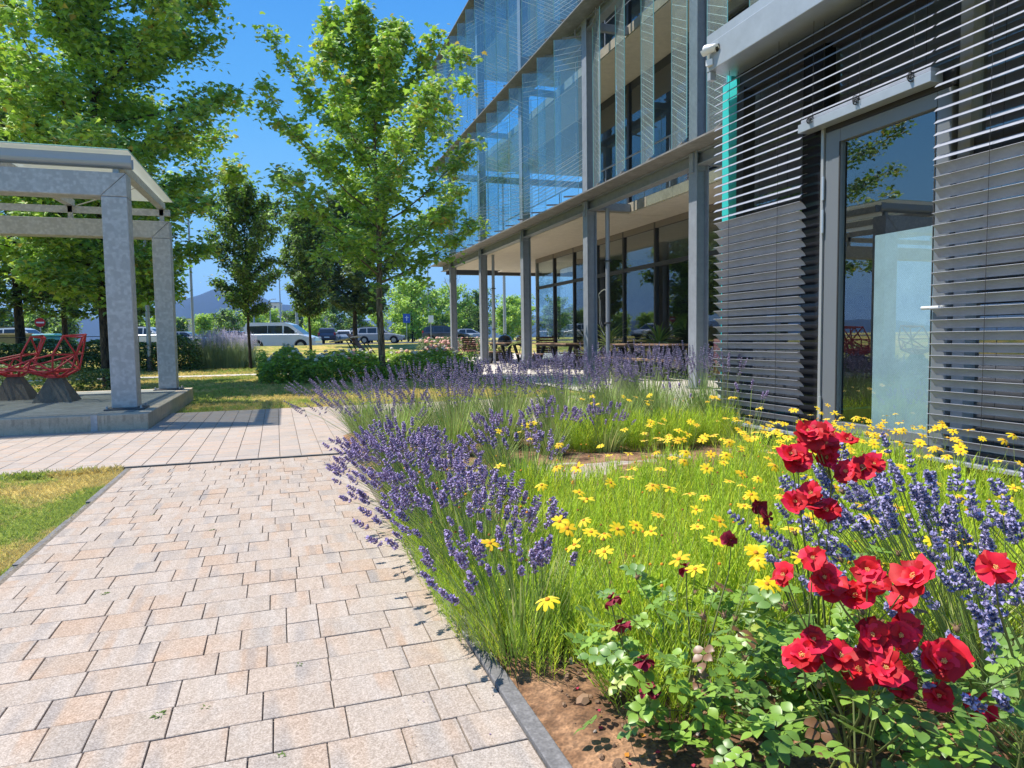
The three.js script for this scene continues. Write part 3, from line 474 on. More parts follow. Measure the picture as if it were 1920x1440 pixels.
// lavender flower spike, base at origin, growing along +y
function spikeGeo(len, whorls, buds, size, dark, light, seed) {
  rnd = rngFrom(seed); const l = [];
  for (let w = 0; w < whorls; w++) {
    const t = w / (whorls - 1), gap = w === 0 ? -len * .22 : 0, y = len * t + gap, rr = size * (.75 + .5 * Math.sin(Math.PI * Math.min(1, t * .8 + .2))) * (1 - .35 * t);
    for (let b = 0; b < buds; b++) {
      const a = (b + (w % 2) * .5) / buds * 6.283 + R(-.3, .3), open = rnd() < .42;
      const g = new THREE.OctahedronGeometry(1, 0).scale(.3 * size, size * R(.62, .85), .3 * size).rotateX(R(.5, .85)).translate(0, size * .3, rr * .55).rotateY(a).translate(0, y, 0);
      l.push(paint(g, dark, .5));
      if (open) l.push(paint(new THREE.TetrahedronGeometry(size * R(.42, .6), 0).rotateX(R(0, 3)).rotateY(R(0, 3)).translate(0, size * .72, rr * .95).rotateY(a).translate(0, y, 0), light, .35));
    }
  }
  return joinC(l);
}
const spikesNear = [1, 2, 3, 4, 5].map((s) => spikeGeo(.030 + .007 * (s % 3), 5 + (s % 2), 7, .0086, [.29, .2, .36], [.55, .43, .69], s * 7));
const spikesBlue = [1, 2, 3, 4, 5].map((s) => spikeGeo(.032 + .009 * (s % 3), 5 + (s % 2), 8, .0088, [.25, .225, .39], [.5, .45, .72], s * 13));
const spikesTall = [1, 2, 3].map((s) => spikeGeo(.085 + .012 * s, 8, 5, .0092, [.21, .17, .27], [.37, .3, .46], s * 17));
const lavLeaf = tri([[-.0017, 0, 0], [.0017, 0, 0], [.0023, .5, .04], [-.0023, .5, .04], [0, 1, .16]], [[0, 1, 2], [0, 2, 3], [3, 2, 4]]);
const stemGreen = std({ color: col(.28, .36, .1), roughness: .8 }), stemGrey = std({ color: col(.33, .38, .15), roughness: .8 });
const lavLeafMat = phys({ color: col(1, 1, 1), roughness: .95, transmission: .3, thickness: 0, ior: 1.35 });
function lavender({ x, z, h, n, spread, lean = [0, 0], spikes, label, group, single, seed, base = .07, leafH = .6, drop = .28, stemM = stemGreen, leaves = 160 }) {
  rnd = rngFrom(seed);
  const t = thing('lavender_plant', label, 'lavender', [x, 0, z], 0, group), stems = [], mats = [], by = bedLevel(x, z);
  for (let i = 0; i < n; i++) {
    const a = R(0, 6.283), q = Math.sqrt(rnd()), out = q * spread, hh = h * (1 - drop * q * q) * R(1 - drop * .6, 1.06);
    const b0 = V(Math.cos(a) * base * q, by, Math.sin(a) * base * q), tip = V(Math.cos(a) * out + lean[0] * R(.6, 1.2), hh, Math.sin(a) * out + lean[1] * R(.6, 1.2));
    const m1 = b0.clone().lerp(tip, .4); m1.y += hh * .1 * q; const m2 = b0.clone().lerp(tip, .72); m2.y += hh * .09 * q;
    stems.push(curveRod([b0, m1, m2, tip], .0021, .0014));
    const dir = tip.clone().sub(m2).normalize(), qd = new THREE.Quaternion().setFromUnitVectors(UP, dir.add(V(R(-.12, .12), R(.0, .3), R(-.12, .12))).normalize()), s = R(.8, 1.2);
    mats.push(new THREE.Matrix4().compose(tip, qd.multiply(new THREE.Quaternion().setFromAxisAngle(UP, R(0, 6))), V(s, s, s)));
  }
  mesh('stems', merge(stems), stemM, t).userData.kind = 'stuff';
  if (single) mats.forEach((m) => { const o = mesh('flower_spike', pick(spikes), petalMat, t); m.decompose(o.position, o.quaternion, o.scale); });
  else spikes.forEach((g, k) => inst('flower_spikes', g, petalMat, mats.filter((_, i) => i % spikes.length === k), null, t));
  const lm = [], lc = [];
  for (let i = 0; i < leaves; i++) { const a = R(0, 6.283), q = Math.sqrt(rnd()), s = h * leafH * R(.5, 1.05); lm.push(new THREE.Matrix4().compose(V(Math.cos(a) * base * 1.5 * q, by, Math.sin(a) * base * 1.5 * q), new THREE.Quaternion().setFromEuler(new THREE.Euler(q * R(.15, .75), Math.PI / 2 - a, 0, 'YXZ')), V(R(1, 1.7), s, s))); const k = R(.7, 1.25); lc.push(rnd() < .2 ? col(.55 * k, .54 * k, .22 * k) : col(.33 * k, .47 * k, .11 * k)); }
  inst('foliage', lavLeaf, lavLeafMat, lm, lc, t);
  return t;
}
// purple lavender along the path edge, heads leaning out over the paving
[[.70, -3.95, .42, 125, .36, [-.08, .02], 'farthest from the camera'], [.69, -3.42, .42, 140, .36, [-.11, .05], 'fourth from the camera'], [.69, -2.92, .41, 130, .35, [-.12, .06], 'third from the camera'], [.69, -2.42, .39, 105, .33, [-.1, .08], 'second from the camera'], [.67, -1.95, .34, 44, .2, [-.1, .08], 'nearest the camera'], [1.25, -3.55, .43, 60, .32, [-.08, .0], 'set back from the kerb']].forEach(([x, z, h, n, s, lean, w], i) =>
  lavender({ x, z, h, n, spread: s, lean, spikes: spikesNear, single: true, seed: 300 + i, label: 'purple lavender leaning over the path kerb, plant ' + w, group: 'purple lavender along the path kerb', leaves: 420, leafH: .8, base: .1 }));
[[1.5, -4.88, .36, 44, .24], [1.95, -4.9, .42, 56, .24], [2.4, -4.86, .38, 40, .22]].forEach(([x, z, h, n, s], i) => lavender({ x, z, h, n, spread: s, lean: [0, 0], spikes: spikesNear, single: true, seed: 330 + i, group: 'upright lavender behind the door path', label: 'upright purple lavender just behind the door path, ' + ['next to the kerb lavender', 'in the middle', 'amid yellow flowers'][i], leaves: 200, leafH: .7 }));
// blue lavender beside the red roses
[[1.52, -1.12, .56, 62, .28, [-.24, -.05], 'nearest the red roses'], [1.72, -1.42, .57, 58, .3, [-.24, -.05], 'behind the others toward the wall'], [1.42, -.82, .44, 44, .27, [-.16, -.02], 'cut by the lower picture corner'], [1.86, -1.02, .54, 56, .3, [-.22, -.05], 'at the picture edge']].forEach(([x, z, h, n, s, lean, w], i) =>
  lavender({ x, z, h, n, spread: s, lean, spikes: spikesBlue, single: true, seed: 350 + i, group: 'blue lavender beside the red roses', label: 'blue violet lavender beside the red roses, plant ' + w, leaves: 200, leafH: .55 }));
[[3.2, -5.0, .62, 7, .2], [3.5, -4.6, .6, 6, .15]].forEach(([x, z, h, n, s], i) => lavender({ x, z, h, n, spread: s, spikes: spikesNear, single: true, seed: 370 + i, label: ['sparse lavender before the lower slats of the blind', 'sparse lavender before the black door panel'][i], leaves: 60 }));
// dusky tall lavender behind, in three rows
const ord = ['first', 'second', 'third', 'fourth', 'fifth', 'sixth', 'seventh', 'eighth'];
['front', 'middle', 'back'].forEach((row, j) => { for (let i = 0; i < 7; i++) { const x = .78 + i * .5 + (j % 2) * .2, z = -5.4 - j * .66 + .1 * Math.sin(i * 2.3); lavender({ x, z, h: .47 + .06 * (x - .75) + .035 * j, drop: i ? .1 : .22, n: 40, spread: i ? .34 : .5, lean: [i ? -.08 : -.2, .03], spikes: spikesTall, seed: 400 + j * 10 + i, group: 'tall dusky lavender behind the door path', label: `tall dusky lavender in the ${row} row behind the door path, ${ord[i]} from the paving`, base: .1, stemM: stemGrey, leaves: 420, leafH: .8 }); } });

// ---- coreopsis: ferny foliage and single yellow flowers
const frond = (() => { const l = []; rnd = rngFrom(61); const st = (a, b, w) => { const d = V(...b).sub(V(...a)), s = V(d.z, 0, -d.x).normalize().multiplyScalar(w); if (!(s.length() > 0)) s.set(w, 0, 0); l.push(tri([[a[0] - s.x, a[1], a[2] - s.z], [a[0] + s.x, a[1], a[2] + s.z], b], [[0, 1, 2]])); };
  st([0, 0, 0], [.02, 1, .06], .006); for (let i = 0; i < 20; i++) { const y = .18 + i * .041, a = i * 2.4 + R(-.3, .3), r = .13 * (1.15 - y * .5); st([.02 * y, y, .06 * y], [.02 * y + Math.cos(a) * r, y + .16, .06 * y + Math.sin(a) * r], .0095); } return merge(l); })();
const frondMat = phys({ color: col(1, 1, 1), roughness: .95, transmission: .4, thickness: 0, ior: 1.35 });
const coreoFlower = [0, 1, 2, 3].map((s) => { rnd = rngFrom(s + 70); const l = [], np = 8; for (let k = 0; k < np; k++) { if (s === 3 && k % 3 === 2) continue; const a = k / np * 6.283 + R(-.12, .12), dr = R(-.15, .25) + (s === 1 ? .35 : 0), L = R(.88, 1.06); const P = (r, w, y) => [[Math.cos(a) * r - Math.sin(a) * w, y, Math.sin(a) * r + Math.cos(a) * w], [Math.cos(a) * r + Math.sin(a) * w, y, Math.sin(a) * r - Math.cos(a) * w]]; const [p0, p1] = P(.12, .06, .02), [p2, p3] = P(.55 * L, .19, .08 - dr * .3), [p4, p5] = P(.9 * L, .15, .04 - dr * .7), tip = [Math.cos(a) * L, .02 - dr * .85, Math.sin(a) * L], [n0] = P(.84 * L, 0, .045 - dr * .6); l.push(tri([p0, p1, p2, p3, p4, p5, n0, tip], [[0, 1, 3], [0, 3, 2], [2, 3, 6], [2, 6, 4], [3, 5, 6], [4, 6, 7], [6, 5, 7]])); } return merge(l).scale(.0255, .0255, .0255); });
const coreoDisc = new THREE.SphereGeometry(.0052, 8, 4, 0, 6.283, 0, 1.57).scale(1, .7, 1);
const yellowMats = [[.84, .6, .004], [.86, .65, .006], [.8, .52, .004], [.84, .62, .01]].map((c) => phys({ color: col(...c), roughness: .7, transmission: .3, thickness: 0, ior: 1.35 })), orangeMat = std({ color: col(.6, .23, .012), roughness: .9 }), brownMat = std({ color: col(.26, .1, .02), roughness: 1 });
{
  // plants on a loose grid; each flower belongs to the plant below it
  rnd = rngFrom(501); const spots = [];
  for (let z = -1.45; z > -3.85; z -= .36) for (let x = .86 + (Math.round(z * 10) % 2 ? .12 : 0); x < 3.6; x += .38) { const px = x + R(-.07, .07), pz = z + R(-.06, .06); if (px < 1.25 && pz > -1.42) continue; if (px > 2.2 * 1 + (-pz - 1.45) * 1.6) continue; if (px < 1.05 && pz < -2.75) continue; if (px > 1.4 && px < 2.6 && pz < -3.3) continue; spots.push([px, pz]); }
  for (let x = 2.3; x < 3.6; x += .36) spots.push([x + R(-.05, .05), -4.95 + R(-.08, .08)]);
  [[.7, -1.84], [.95, -1.78], [.66, -2.02], [.64, -2.2], [.65, -2.4], [.64, -2.62], [.66, -2.85], [.65, -3.12], [.66, -3.4]].forEach((s) => spots.push(s));
  const owned = spots.map(() => []);
  coreopsisAt.forEach((p) => { let b = 0, bd = 9; spots.forEach((s, i) => { const d = (s[0] - p[0]) ** 2 + (s[1] - p[2]) ** 2; if (d < bd) { bd = d; b = i; } }); owned[b].push(p); });
  // extra flowers in the far drift before the wall
  for (let i = 0; i < 260; i++) { const k = Math.floor(R(0, spots.length)); if ((spots[k][1] < -2.2 && spots[k][0] > 1.9) || (spots[k][0] > 1.15 && rnd() < .35)) owned[k].push([spots[k][0] + R(-.16, .16), R(.35, .45), spots[k][1] + R(-.16, .16)]); }
  spots.forEach(([x, z], i) => {
    const by = bedLevel(x, z), where = z < -4.5 ? 'behind the door path' : x < 1.1 ? 'beside the kerb lavender' : x < 2 ? 'amid the bed' : 'toward the slatted wall';
    const t = thing('coreopsis_plant', '', 'coreopsis', [x, by, z], 0, 'yellow coreopsis in the flower bed');
    const rk = spots.filter((s) => Math.abs(s[1] - z) < .19 && s[0] <= x).length, zk = clamp(Math.round((-1.45 - z) / .36), 0, 6);
    t.userData.label = `ferny yellow coreopsis ${where}, ${z < -4.5 ? '' : ord[zk] + ' row from the roses, '}${ord[Math.min(7, rk - 1)]} from the path`;
    const fm = [], fc = [], hh = (x < .72 ? .2 : x < 1 ? .27 : z < -4.5 ? .34 : R(.25, .31));
    for (let k = 0; k < 200; k++) { const a = R(0, 6.283), q = Math.sqrt(rnd()), s = hh * R(.55, 1.08) * (1 - .2 * q); fm.push(new THREE.Matrix4().compose(V(Math.cos(a) * .17 * q, -.01, Math.sin(a) * .17 * q), new THREE.Quaternion().setFromEuler(new THREE.Euler(q * R(0, .42), Math.PI / 2 - a + R(-.5, .5), 0, 'YXZ')), V(s * R(.8, 1.15), s, s))); const g = R(.75, 1.2); fc.push(rnd() < .25 ? col(.58 * g, .66 * g, .04 * g) : col(.43 * g, .60 * g, .035 * g)); }
    inst('foliage', frond, frondMat, fm, fc, t);
    const stalks = [], m2 = [];
    for (const p of owned[i]) {
      const q = V(p[0] - x, p[1] - by, p[2] - z); stalks.push(curveRod([V(q.x * .4, 0, q.z * .4), V(q.x * .75, q.y * .55, q.z * .75), q.clone().add(V(0, -.003, 0))], .0011, .0008));
      const f = mesh('flower', pick(coreoFlower), pick(yellowMats), t); f.position.copy(q); f.quaternion.setFromUnitVectors(UP, V(R(-.55, .2), 1, R(-.15, .85)).normalize()); f.rotateY(R(0, 6.28)); f.scale.setScalar(R(.82, 1.15)); const d = mesh('disc', coreoDisc, orangeMat, f); d.position.y = .001;
    }
    for (let k = 0; k < 4; k++) { const q = V(R(-.16, .16), R(.24, .38), R(-.16, .16)); stalks.push(curveRod([V(q.x * .4, 0, q.z * .4), V(q.x * .7, q.y * .5, q.z * .7), q], .001, .0007)); m2.push([q, rnd()]); }
    mesh('flower_stalks', merge(stalks), stemGreen, t).userData.kind = 'stuff';
    for (const [q, w] of m2) { const s = mesh('seed_head', coreoDisc, w < .6 ? orangeMat : brownMat, t); s.position.copy(q); s.scale.set(.9, 1.6, .9); }
  });
}

// ---- red roses
const roseFlower = [0, 1, 2, 3, 4, 5].map((s) => { // loose, ruffled blooms: broad floppy petals round a small heart; the last is faded
  rnd = rngFrom(s * 5 + 90); const l = [], wilt = s === 5;
  const petal = (a, tilt, size, wide, c) => {
    const p = [], f = [], n = 5, ph = R(0, 6), curl = R(-.25, .12), cup = R(.05, .3), skew = R(-.12, .12);
    for (let i = 0; i <= n; i++) for (let j = 0; j <= n; j++) { const u = i / n, w = j / n * 2 - 1, prof = .22 + .78 * Math.sin(Math.min(1, u * 1.15) * 1.57), edge = u * (1 - .22 * w * w + .05 * Math.cos(w * 3.14 * 2)); p.push([w * prof * wide * size + skew * size * u, size * (cup * w * w * u + .16 * Math.sin(u * 2) + curl * u * u * u + .075 * u * u * Math.sin(w * 4.2 + ph)), .0012 + edge * size]); }
    for (let i = 0; i < n; i++) for (let j = 0; j < n; j++) { const q = i * (n + 1) + j; f.push([q, q + 1, q + n + 1], [q + 1, q + n + 2, q + n + 1]); }
    return paint(tri(p, f).rotateX(-tilt).rotateY(a), c, .1);
  };
  const tones = wilt ? [[.26, .006, .03], [.34, .01, .05], [.2, .006, .02]] : [[.64, .005, .012], [.74, .009, .03], [.52, .004, .008], [.78, .016, .06], [.42, .003, .007]];
  const open = [.15, .4, .05, .65, .25, .3][s];
  for (let k = 0; k < 6; k++) l.push(petal(k * 1.05 + R(-.3, .3), R(-.25, .22) + open * .3 - (wilt ? .8 : 0), R(.026, .036), R(.6, .85), pick(tones)));
  for (let k = 0; k < [4, 5, 2, 4, 3, 4][s]; k++) l.push(petal(k * 1.5 + R(-.6, .6), R(.15, .65) + open * .4, R(.016, .026), R(.55, .85), pick(tones)));
  return joinC(l);
});
const rosePetalMat = phys({ vertexColors: true, roughness: .6, transmission: .22, thickness: 0, ior: 1.35 });
const stamen = (() => { rnd = rngFrom(3); const l = []; for (let i = 0; i < 16; i++) { const a = i * 2.4, r = .0045 * Math.sqrt(i / 16); l.push(new THREE.OctahedronGeometry(.0014, 0).translate(Math.cos(a) * r * 1.3, .006 + .0015 * (i % 3), Math.sin(a) * r)); } return merge(l); })();
const leaflet = (() => { const p = [], f = [], n = 6; for (let i = 0; i <= n; i++) { const t = i / n, w = .36 * Math.sin(Math.PI * Math.pow(t, .8)) + (i === 0 || i === n ? 0 : .02); p.push([-w, .10 * w + .12 * Math.sin(t * 2.6), t], [0, .12 * Math.sin(t * 2.6) - .02, t], [w, .10 * w + .12 * Math.sin(t * 2.6), t]); } for (let i = 0; i < n; i++) { const a = i * 3; f.push([a, a + 1, a + 3], [a + 1, a + 4, a + 3], [a + 1, a + 2, a + 4], [a + 2, a + 5, a + 4]); } return tri(p, f); })();
const compound = (() => { const l = [curveRod([V(0, 0, 0), V(0, .1, .7), V(0, .05, 1.75)], .03, .015)]; for (const [x, z, a] of [[0, 1.75, 0], [.04, 1.2, .95], [-.04, 1.2, -.95], [.04, .6, 1.15], [-.04, .6, -1.15]]) l.push(leaflet.clone().scale(.95, .95, .95).rotateY(a).translate(x, .07, z)); return merge(l); })();
const roseLeafMats = [[.18, .32, .04], [.24, .4, .05], [.14, .26, .045], [.36, .44, .06], [.2, .1, .045]].map((c) => phys({ color: col(...c), roughness: .42, transmission: .22, thickness: 0, ior: 1.5 }));
const caneMat = std({ color: col(.14, .17, .05), roughness: .7 }), caneBrown = std({ color: col(.2, .12, .06), roughness: .9 });
function roseBush(label, [x, z], { flowers, leaves, radius, height, wilt = [], low = .05, seed, group = 'red rose bushes' }) {
  rnd = rngFrom(seed); const t = thing('rose_bush', label, 'rose', [x, bedLevel(x, z), z], 0, group), canes = [];
  const spray = {};
  for (const p of [...flowers, ...wilt]) { // canes gather below each cluster
    const q = V(p[0] - x, p[1] - .01, p[2] - z), key = Math.round(q.x / .14) + ',' + Math.round(q.z / .2) + ',' + Math.round(q.y / .16); (spray[key] ??= []).push(q);
  }
  for (const l of Object.values(spray)) { const c = l.reduce((a, b) => a.add(b), V(0, 0, 0)).divideScalar(l.length), fork = V(c.x * .92, c.y - .075, c.z * .92); canes.push(curveRod([V(R(-.07, .07), 0, R(-.07, .07)), V(fork.x * .35, fork.y * .5, fork.z * .35), V(fork.x * .8, fork.y * .85, fork.z * .8), fork], .0032, .0019, 5)); for (const q of l) canes.push(curveRod([fork, fork.clone().lerp(q, .5).add(V(0, -.008, 0)), q], .0017, .0014, 4)); }
  for (let i = 0; i < 9; i++) { const a = R(0, 6.28), r = radius * R(.4, .9); canes.push(curveRod([V(0, 0, 0), V(Math.cos(a) * r * .4, height * .5, Math.sin(a) * r * .4), V(Math.cos(a) * r, height * R(.5, .95), Math.sin(a) * r)], .0026, .0012, 5)); }
  mesh('canes', merge(canes), caneMat, t);
  flowers.forEach((p, i) => { const f = mesh('flower', roseFlower[Math.floor(rnd() * 5)], rosePetalMat, t); f.position.set(p[0] - x, p[1] - .014, p[2] - z); const out = V(p[0] - x, .25, p[2] - z + .06).normalize(); f.quaternion.setFromUnitVectors(UP, V(-.42 + R(-.55, .55) + out.x * .4, .7, .5 + R(-.5, .5)).normalize()); f.rotateY(R(0, 6)); f.scale.setScalar(R(.62, .94)); mesh('stamens', stamen, orangeYellow, f); });
  wilt.forEach((p) => { const f = mesh('faded_flower', roseFlower[5], rosePetalMat, t); f.position.set(p[0] - x, p[1], p[2] - z); f.rotation.set(R(-1, 1), R(0, 6), R(-1, 1)); f.scale.set(.62, .85, .62); });
  for (let i = 0; i < leaves; i++) {
    const a = R(0, 6.283), q = Math.sqrt(R(.05, 1)), y = R(low, height) * (1 - .35 * q * q), l = mesh('leaf', compound, pick(roseLeafMats.slice(0, rnd() < .3 ? 5 : 3)), t);
    l.position.set(Math.cos(a) * radius * q * .85, y, Math.sin(a) * radius * q * .85); l.rotation.set(R(-.5, .7), Math.PI / 2 - a + R(-.9, .9), R(-.5, .5), 'YXZ'); l.scale.setScalar(R(.023, .034));
  }
  for (let i = 0; i < 9; i++) { const a = R(0, 6.283), h = mesh('spent_head', hipGeo, caneBrown, t); h.position.set(Math.cos(a) * radius * R(.3, 1), height * R(.55, 1.05), Math.sin(a) * radius * R(.3, 1)); h.rotation.set(R(-.6, .6), 0, R(-.6, .6)); }
  return t;
}
const orangeYellow = std({ color: col(.78, .5, .16), roughness: .8 });
const hipGeo = (() => { const l = [new THREE.SphereGeometry(.0055, 7, 5).scale(1, 1.2, 1)]; for (let k = 0; k < 5; k++) l.push(new THREE.ConeGeometry(.0022, .014, 4).translate(0, .009, .0).rotateX(.75).rotateY(k * 1.257)); return merge(l); })();
roseBush('leafy rose bush with few faded red blooms at the front of the bed', [.9, -1.36], { flowers: [], wilt: roseWilt.filter((p) => p[0] < .96).map((p) => [p[0] + .06, p[1], p[2] - .08]), leaves: 190, radius: .3, height: .38, seed: 601 });
rnd = rngFrom(9); roseLow.forEach((p) => { p[0] += R(-.028, .028); p[1] += R(-.028, .02); p[2] += R(-.04, .04); });
roseBush('rose bush with the big low cluster of red blooms', [1.02, -1.0], { flowers: roseLow, leaves: 230, radius: .34, height: .42, low: .02, seed: 602 });
roseBush('tall rose with red clusters held high above yellow flowers', [1.22, -1.32], { flowers: [...roseTop, ...roseMid], leaves: 40, radius: .16, height: .5, low: .12, seed: 603, wilt: roseWilt.filter((p) => p[0] > .96) });
roseBush('rose stem with one open red bloom beside blue lavender', [1.3, -.85], { flowers: roseOne, leaves: 34, radius: .2, height: .24, seed: 604 });

// ---- litter on the soil and weeds in the joints
{
  rnd = rngFrom(700); const pm = [], pc = [];
  for (let i = 0; i < 260; i++) { const front = rnd() < .6, x = front ? R(.66, 1.5) : R(.7, 2), z = front ? R(-.9, -1.5) : R(-1.4, -2.2); pm.push(pose(x, bedLevel(x, z) + .004, z, R(-.4, .4), R(0, 6), R(-.4, .4), R(.006, .014))); pc.push(pick([col(.3, .012, .04), col(.38, .02, .06), col(.26, .14, .05), col(.5, .2, .02), col(.22, .12, .07)])); }
  const o = inst('fallen_petals', tri([[-.5, 0, 0], [0, .12, .55], [.5, 0, 0], [0, .1, -.6]], [[0, 1, 2], [0, 2, 3]]), std({ roughness: .9 }), pm, pc); Object.assign(o.userData, { label: 'fallen red petals and dry leaf scraps on the soil', category: 'petals' });
  const dm = [], dc = []; for (let i = 0; i < 150; i++) { const near = rnd() < .6, x = near ? .55 - Math.pow(rnd(), 2) * .5 : R(-1, .5), z = R(-1, -5.7); dm.push(pose(x, .0025, z, R(-.3, .3), R(0, 6), R(-.3, .3), R(.002, .007))); dc.push(pick([col(.2, .13, .08), col(.14, .1, .07), col(.3, .24, .12), col(.24, .18, .3), col(.2, .22, .08)])); }
  const lt = inst('path_litter', tri([[-.5, 0, 0], [0, .12, .3], [.5, 0, 0], [0, .1, -.35]], [[0, 1, 2], [0, 2, 3]]), std({ roughness: .9 }), dm, dc); Object.assign(lt.userData, { label: 'tiny dry leaf and blossom crumbs strewn on the paved path', category: 'litter' });
  const weed = (x, z, n, s, label) => { const l = []; for (let i = 0; i < n; i++) { const a = R(0, 6.28), r = s * R(.4, 1); l.push(tri([[0, 0, 0], [Math.cos(a + .35) * r * .5, r * .35, Math.sin(a + .35) * r * .5], [Math.cos(a) * r, r * R(.15, .6), Math.sin(a) * r], [Math.cos(a - .35) * r * .5, r * .35, Math.sin(a - .35) * r * .5]], [[0, 1, 2], [0, 2, 3]])); } const o2 = mesh('weed', merge(l), leafMat(.17, .26, .05)); o2.position.set(x, -.004, z); tag(o2, label, 'weed', 'weeds in the paving joints'); };
  const at = [[-.63, -2.86], [-.305, -1.86], [-.2, -1.86], [.03, -2.17], [.03, -2.02], [-.33, -3.65], [-.66, -4.1], [-.02, -1.58]];
  at.forEach(([x, z], i) => weed(x, z, 9 + (i % 3) * 3, [.022, .026, .016, .014, .018, .02, .02, .014][i], 'tiny green weed in a paving joint, ' + ['left of the others by the lawn', 'largest in the near rows', 'beside the largest one', 'midway along the path', 'below the midway one', 'amid the far rows', 'nearest the lawn edge', 'lowest in the picture'][i]));
}
// ---------------------------------------------------------------- trees, hedges, lawns
const barkTex = texture(256, 512, (u, v) => { const k = .55 + .5 * (n32(u * 32, v * 8) - .5) + .25 * (n64(u * 64, v * 32) - .5); return [k, k * .93, k * .84]; });
const barkMat = std({ color: col(.62, .54, .45), map: barkTex, roughness: 1, bumpMap: barkTex, bumpScale: .006 });
const barkDark = std({ color: col(.17, .15, .125), map: barkTex, roughness: 1 });
const mapleLeaf = (() => { const o = [[0, 0], [.18, .02], [.5, -.06], [.36, .18], [.62, .42], [.3, .42], [.24, .56], [0, 1], [-.24, .56], [-.3, .42], [-.62, .42], [-.36, .18], [-.5, -.06], [-.18, .02]]; const p = [[0, .04, .32], ...o.map(([x, z]) => [x, -.22 * Math.abs(x) - .1 * z * z, z])]; const f = []; for (let i = 1; i <= o.length; i++) f.push([0, i % o.length + 1, i]); return tri(p, f); })();
const ovalLeaf = tri([[0, 0, 0], [.26, .04, .35], [.2, .02, .7], [0, -.06, 1], [-.2, .02, .7], [-.26, .04, .35], [0, -.05, .5]], [[6, 1, 0], [6, 2, 1], [6, 3, 2], [6, 4, 3], [6, 5, 4], [6, 0, 5]]);
const crownMat = phys({ color: col(1, 1, 1), roughness: .95, transmission: .45, thickness: 0, ior: 1.45, clearcoat: .4, clearcoatRoughness: .38 });
function limb(pts, r0, r1, seg = 7) { // tapered branch through points
  const p = [], f = [], uv = []; let L = 0;
  pts.forEach((q, i) => { if (i) L += q.distanceTo(pts[i - 1]); const d = (pts[i + 1] ?? q).clone().sub(pts[i - 1] ?? q).normalize(), a = Math.abs(d.y) > .9 ? V(1, 0, 0) : UP, s = a.clone().cross(d).normalize(), t = d.clone().cross(s), r = lerp(r0, r1, i / (pts.length - 1)); for (let k = 0; k <= seg; k++) { const w = k / seg * 6.283; p.push([q.x + (s.x * Math.cos(w) + t.x * Math.sin(w)) * r, q.y + (s.y * Math.cos(w) + t.y * Math.sin(w)) * r, q.z + (s.z * Math.cos(w) + t.z * Math.sin(w)) * r]); uv.push([k / seg, L]); } });
  const m = seg + 1; for (let i = 0; i < pts.length - 1; i++) for (let k = 0; k < seg; k++) { const a = i * m + k; f.push([a, a + 1, a + m + 1], [a, a + m + 1, a + m]); }
  return tri(p, f, uv);
}
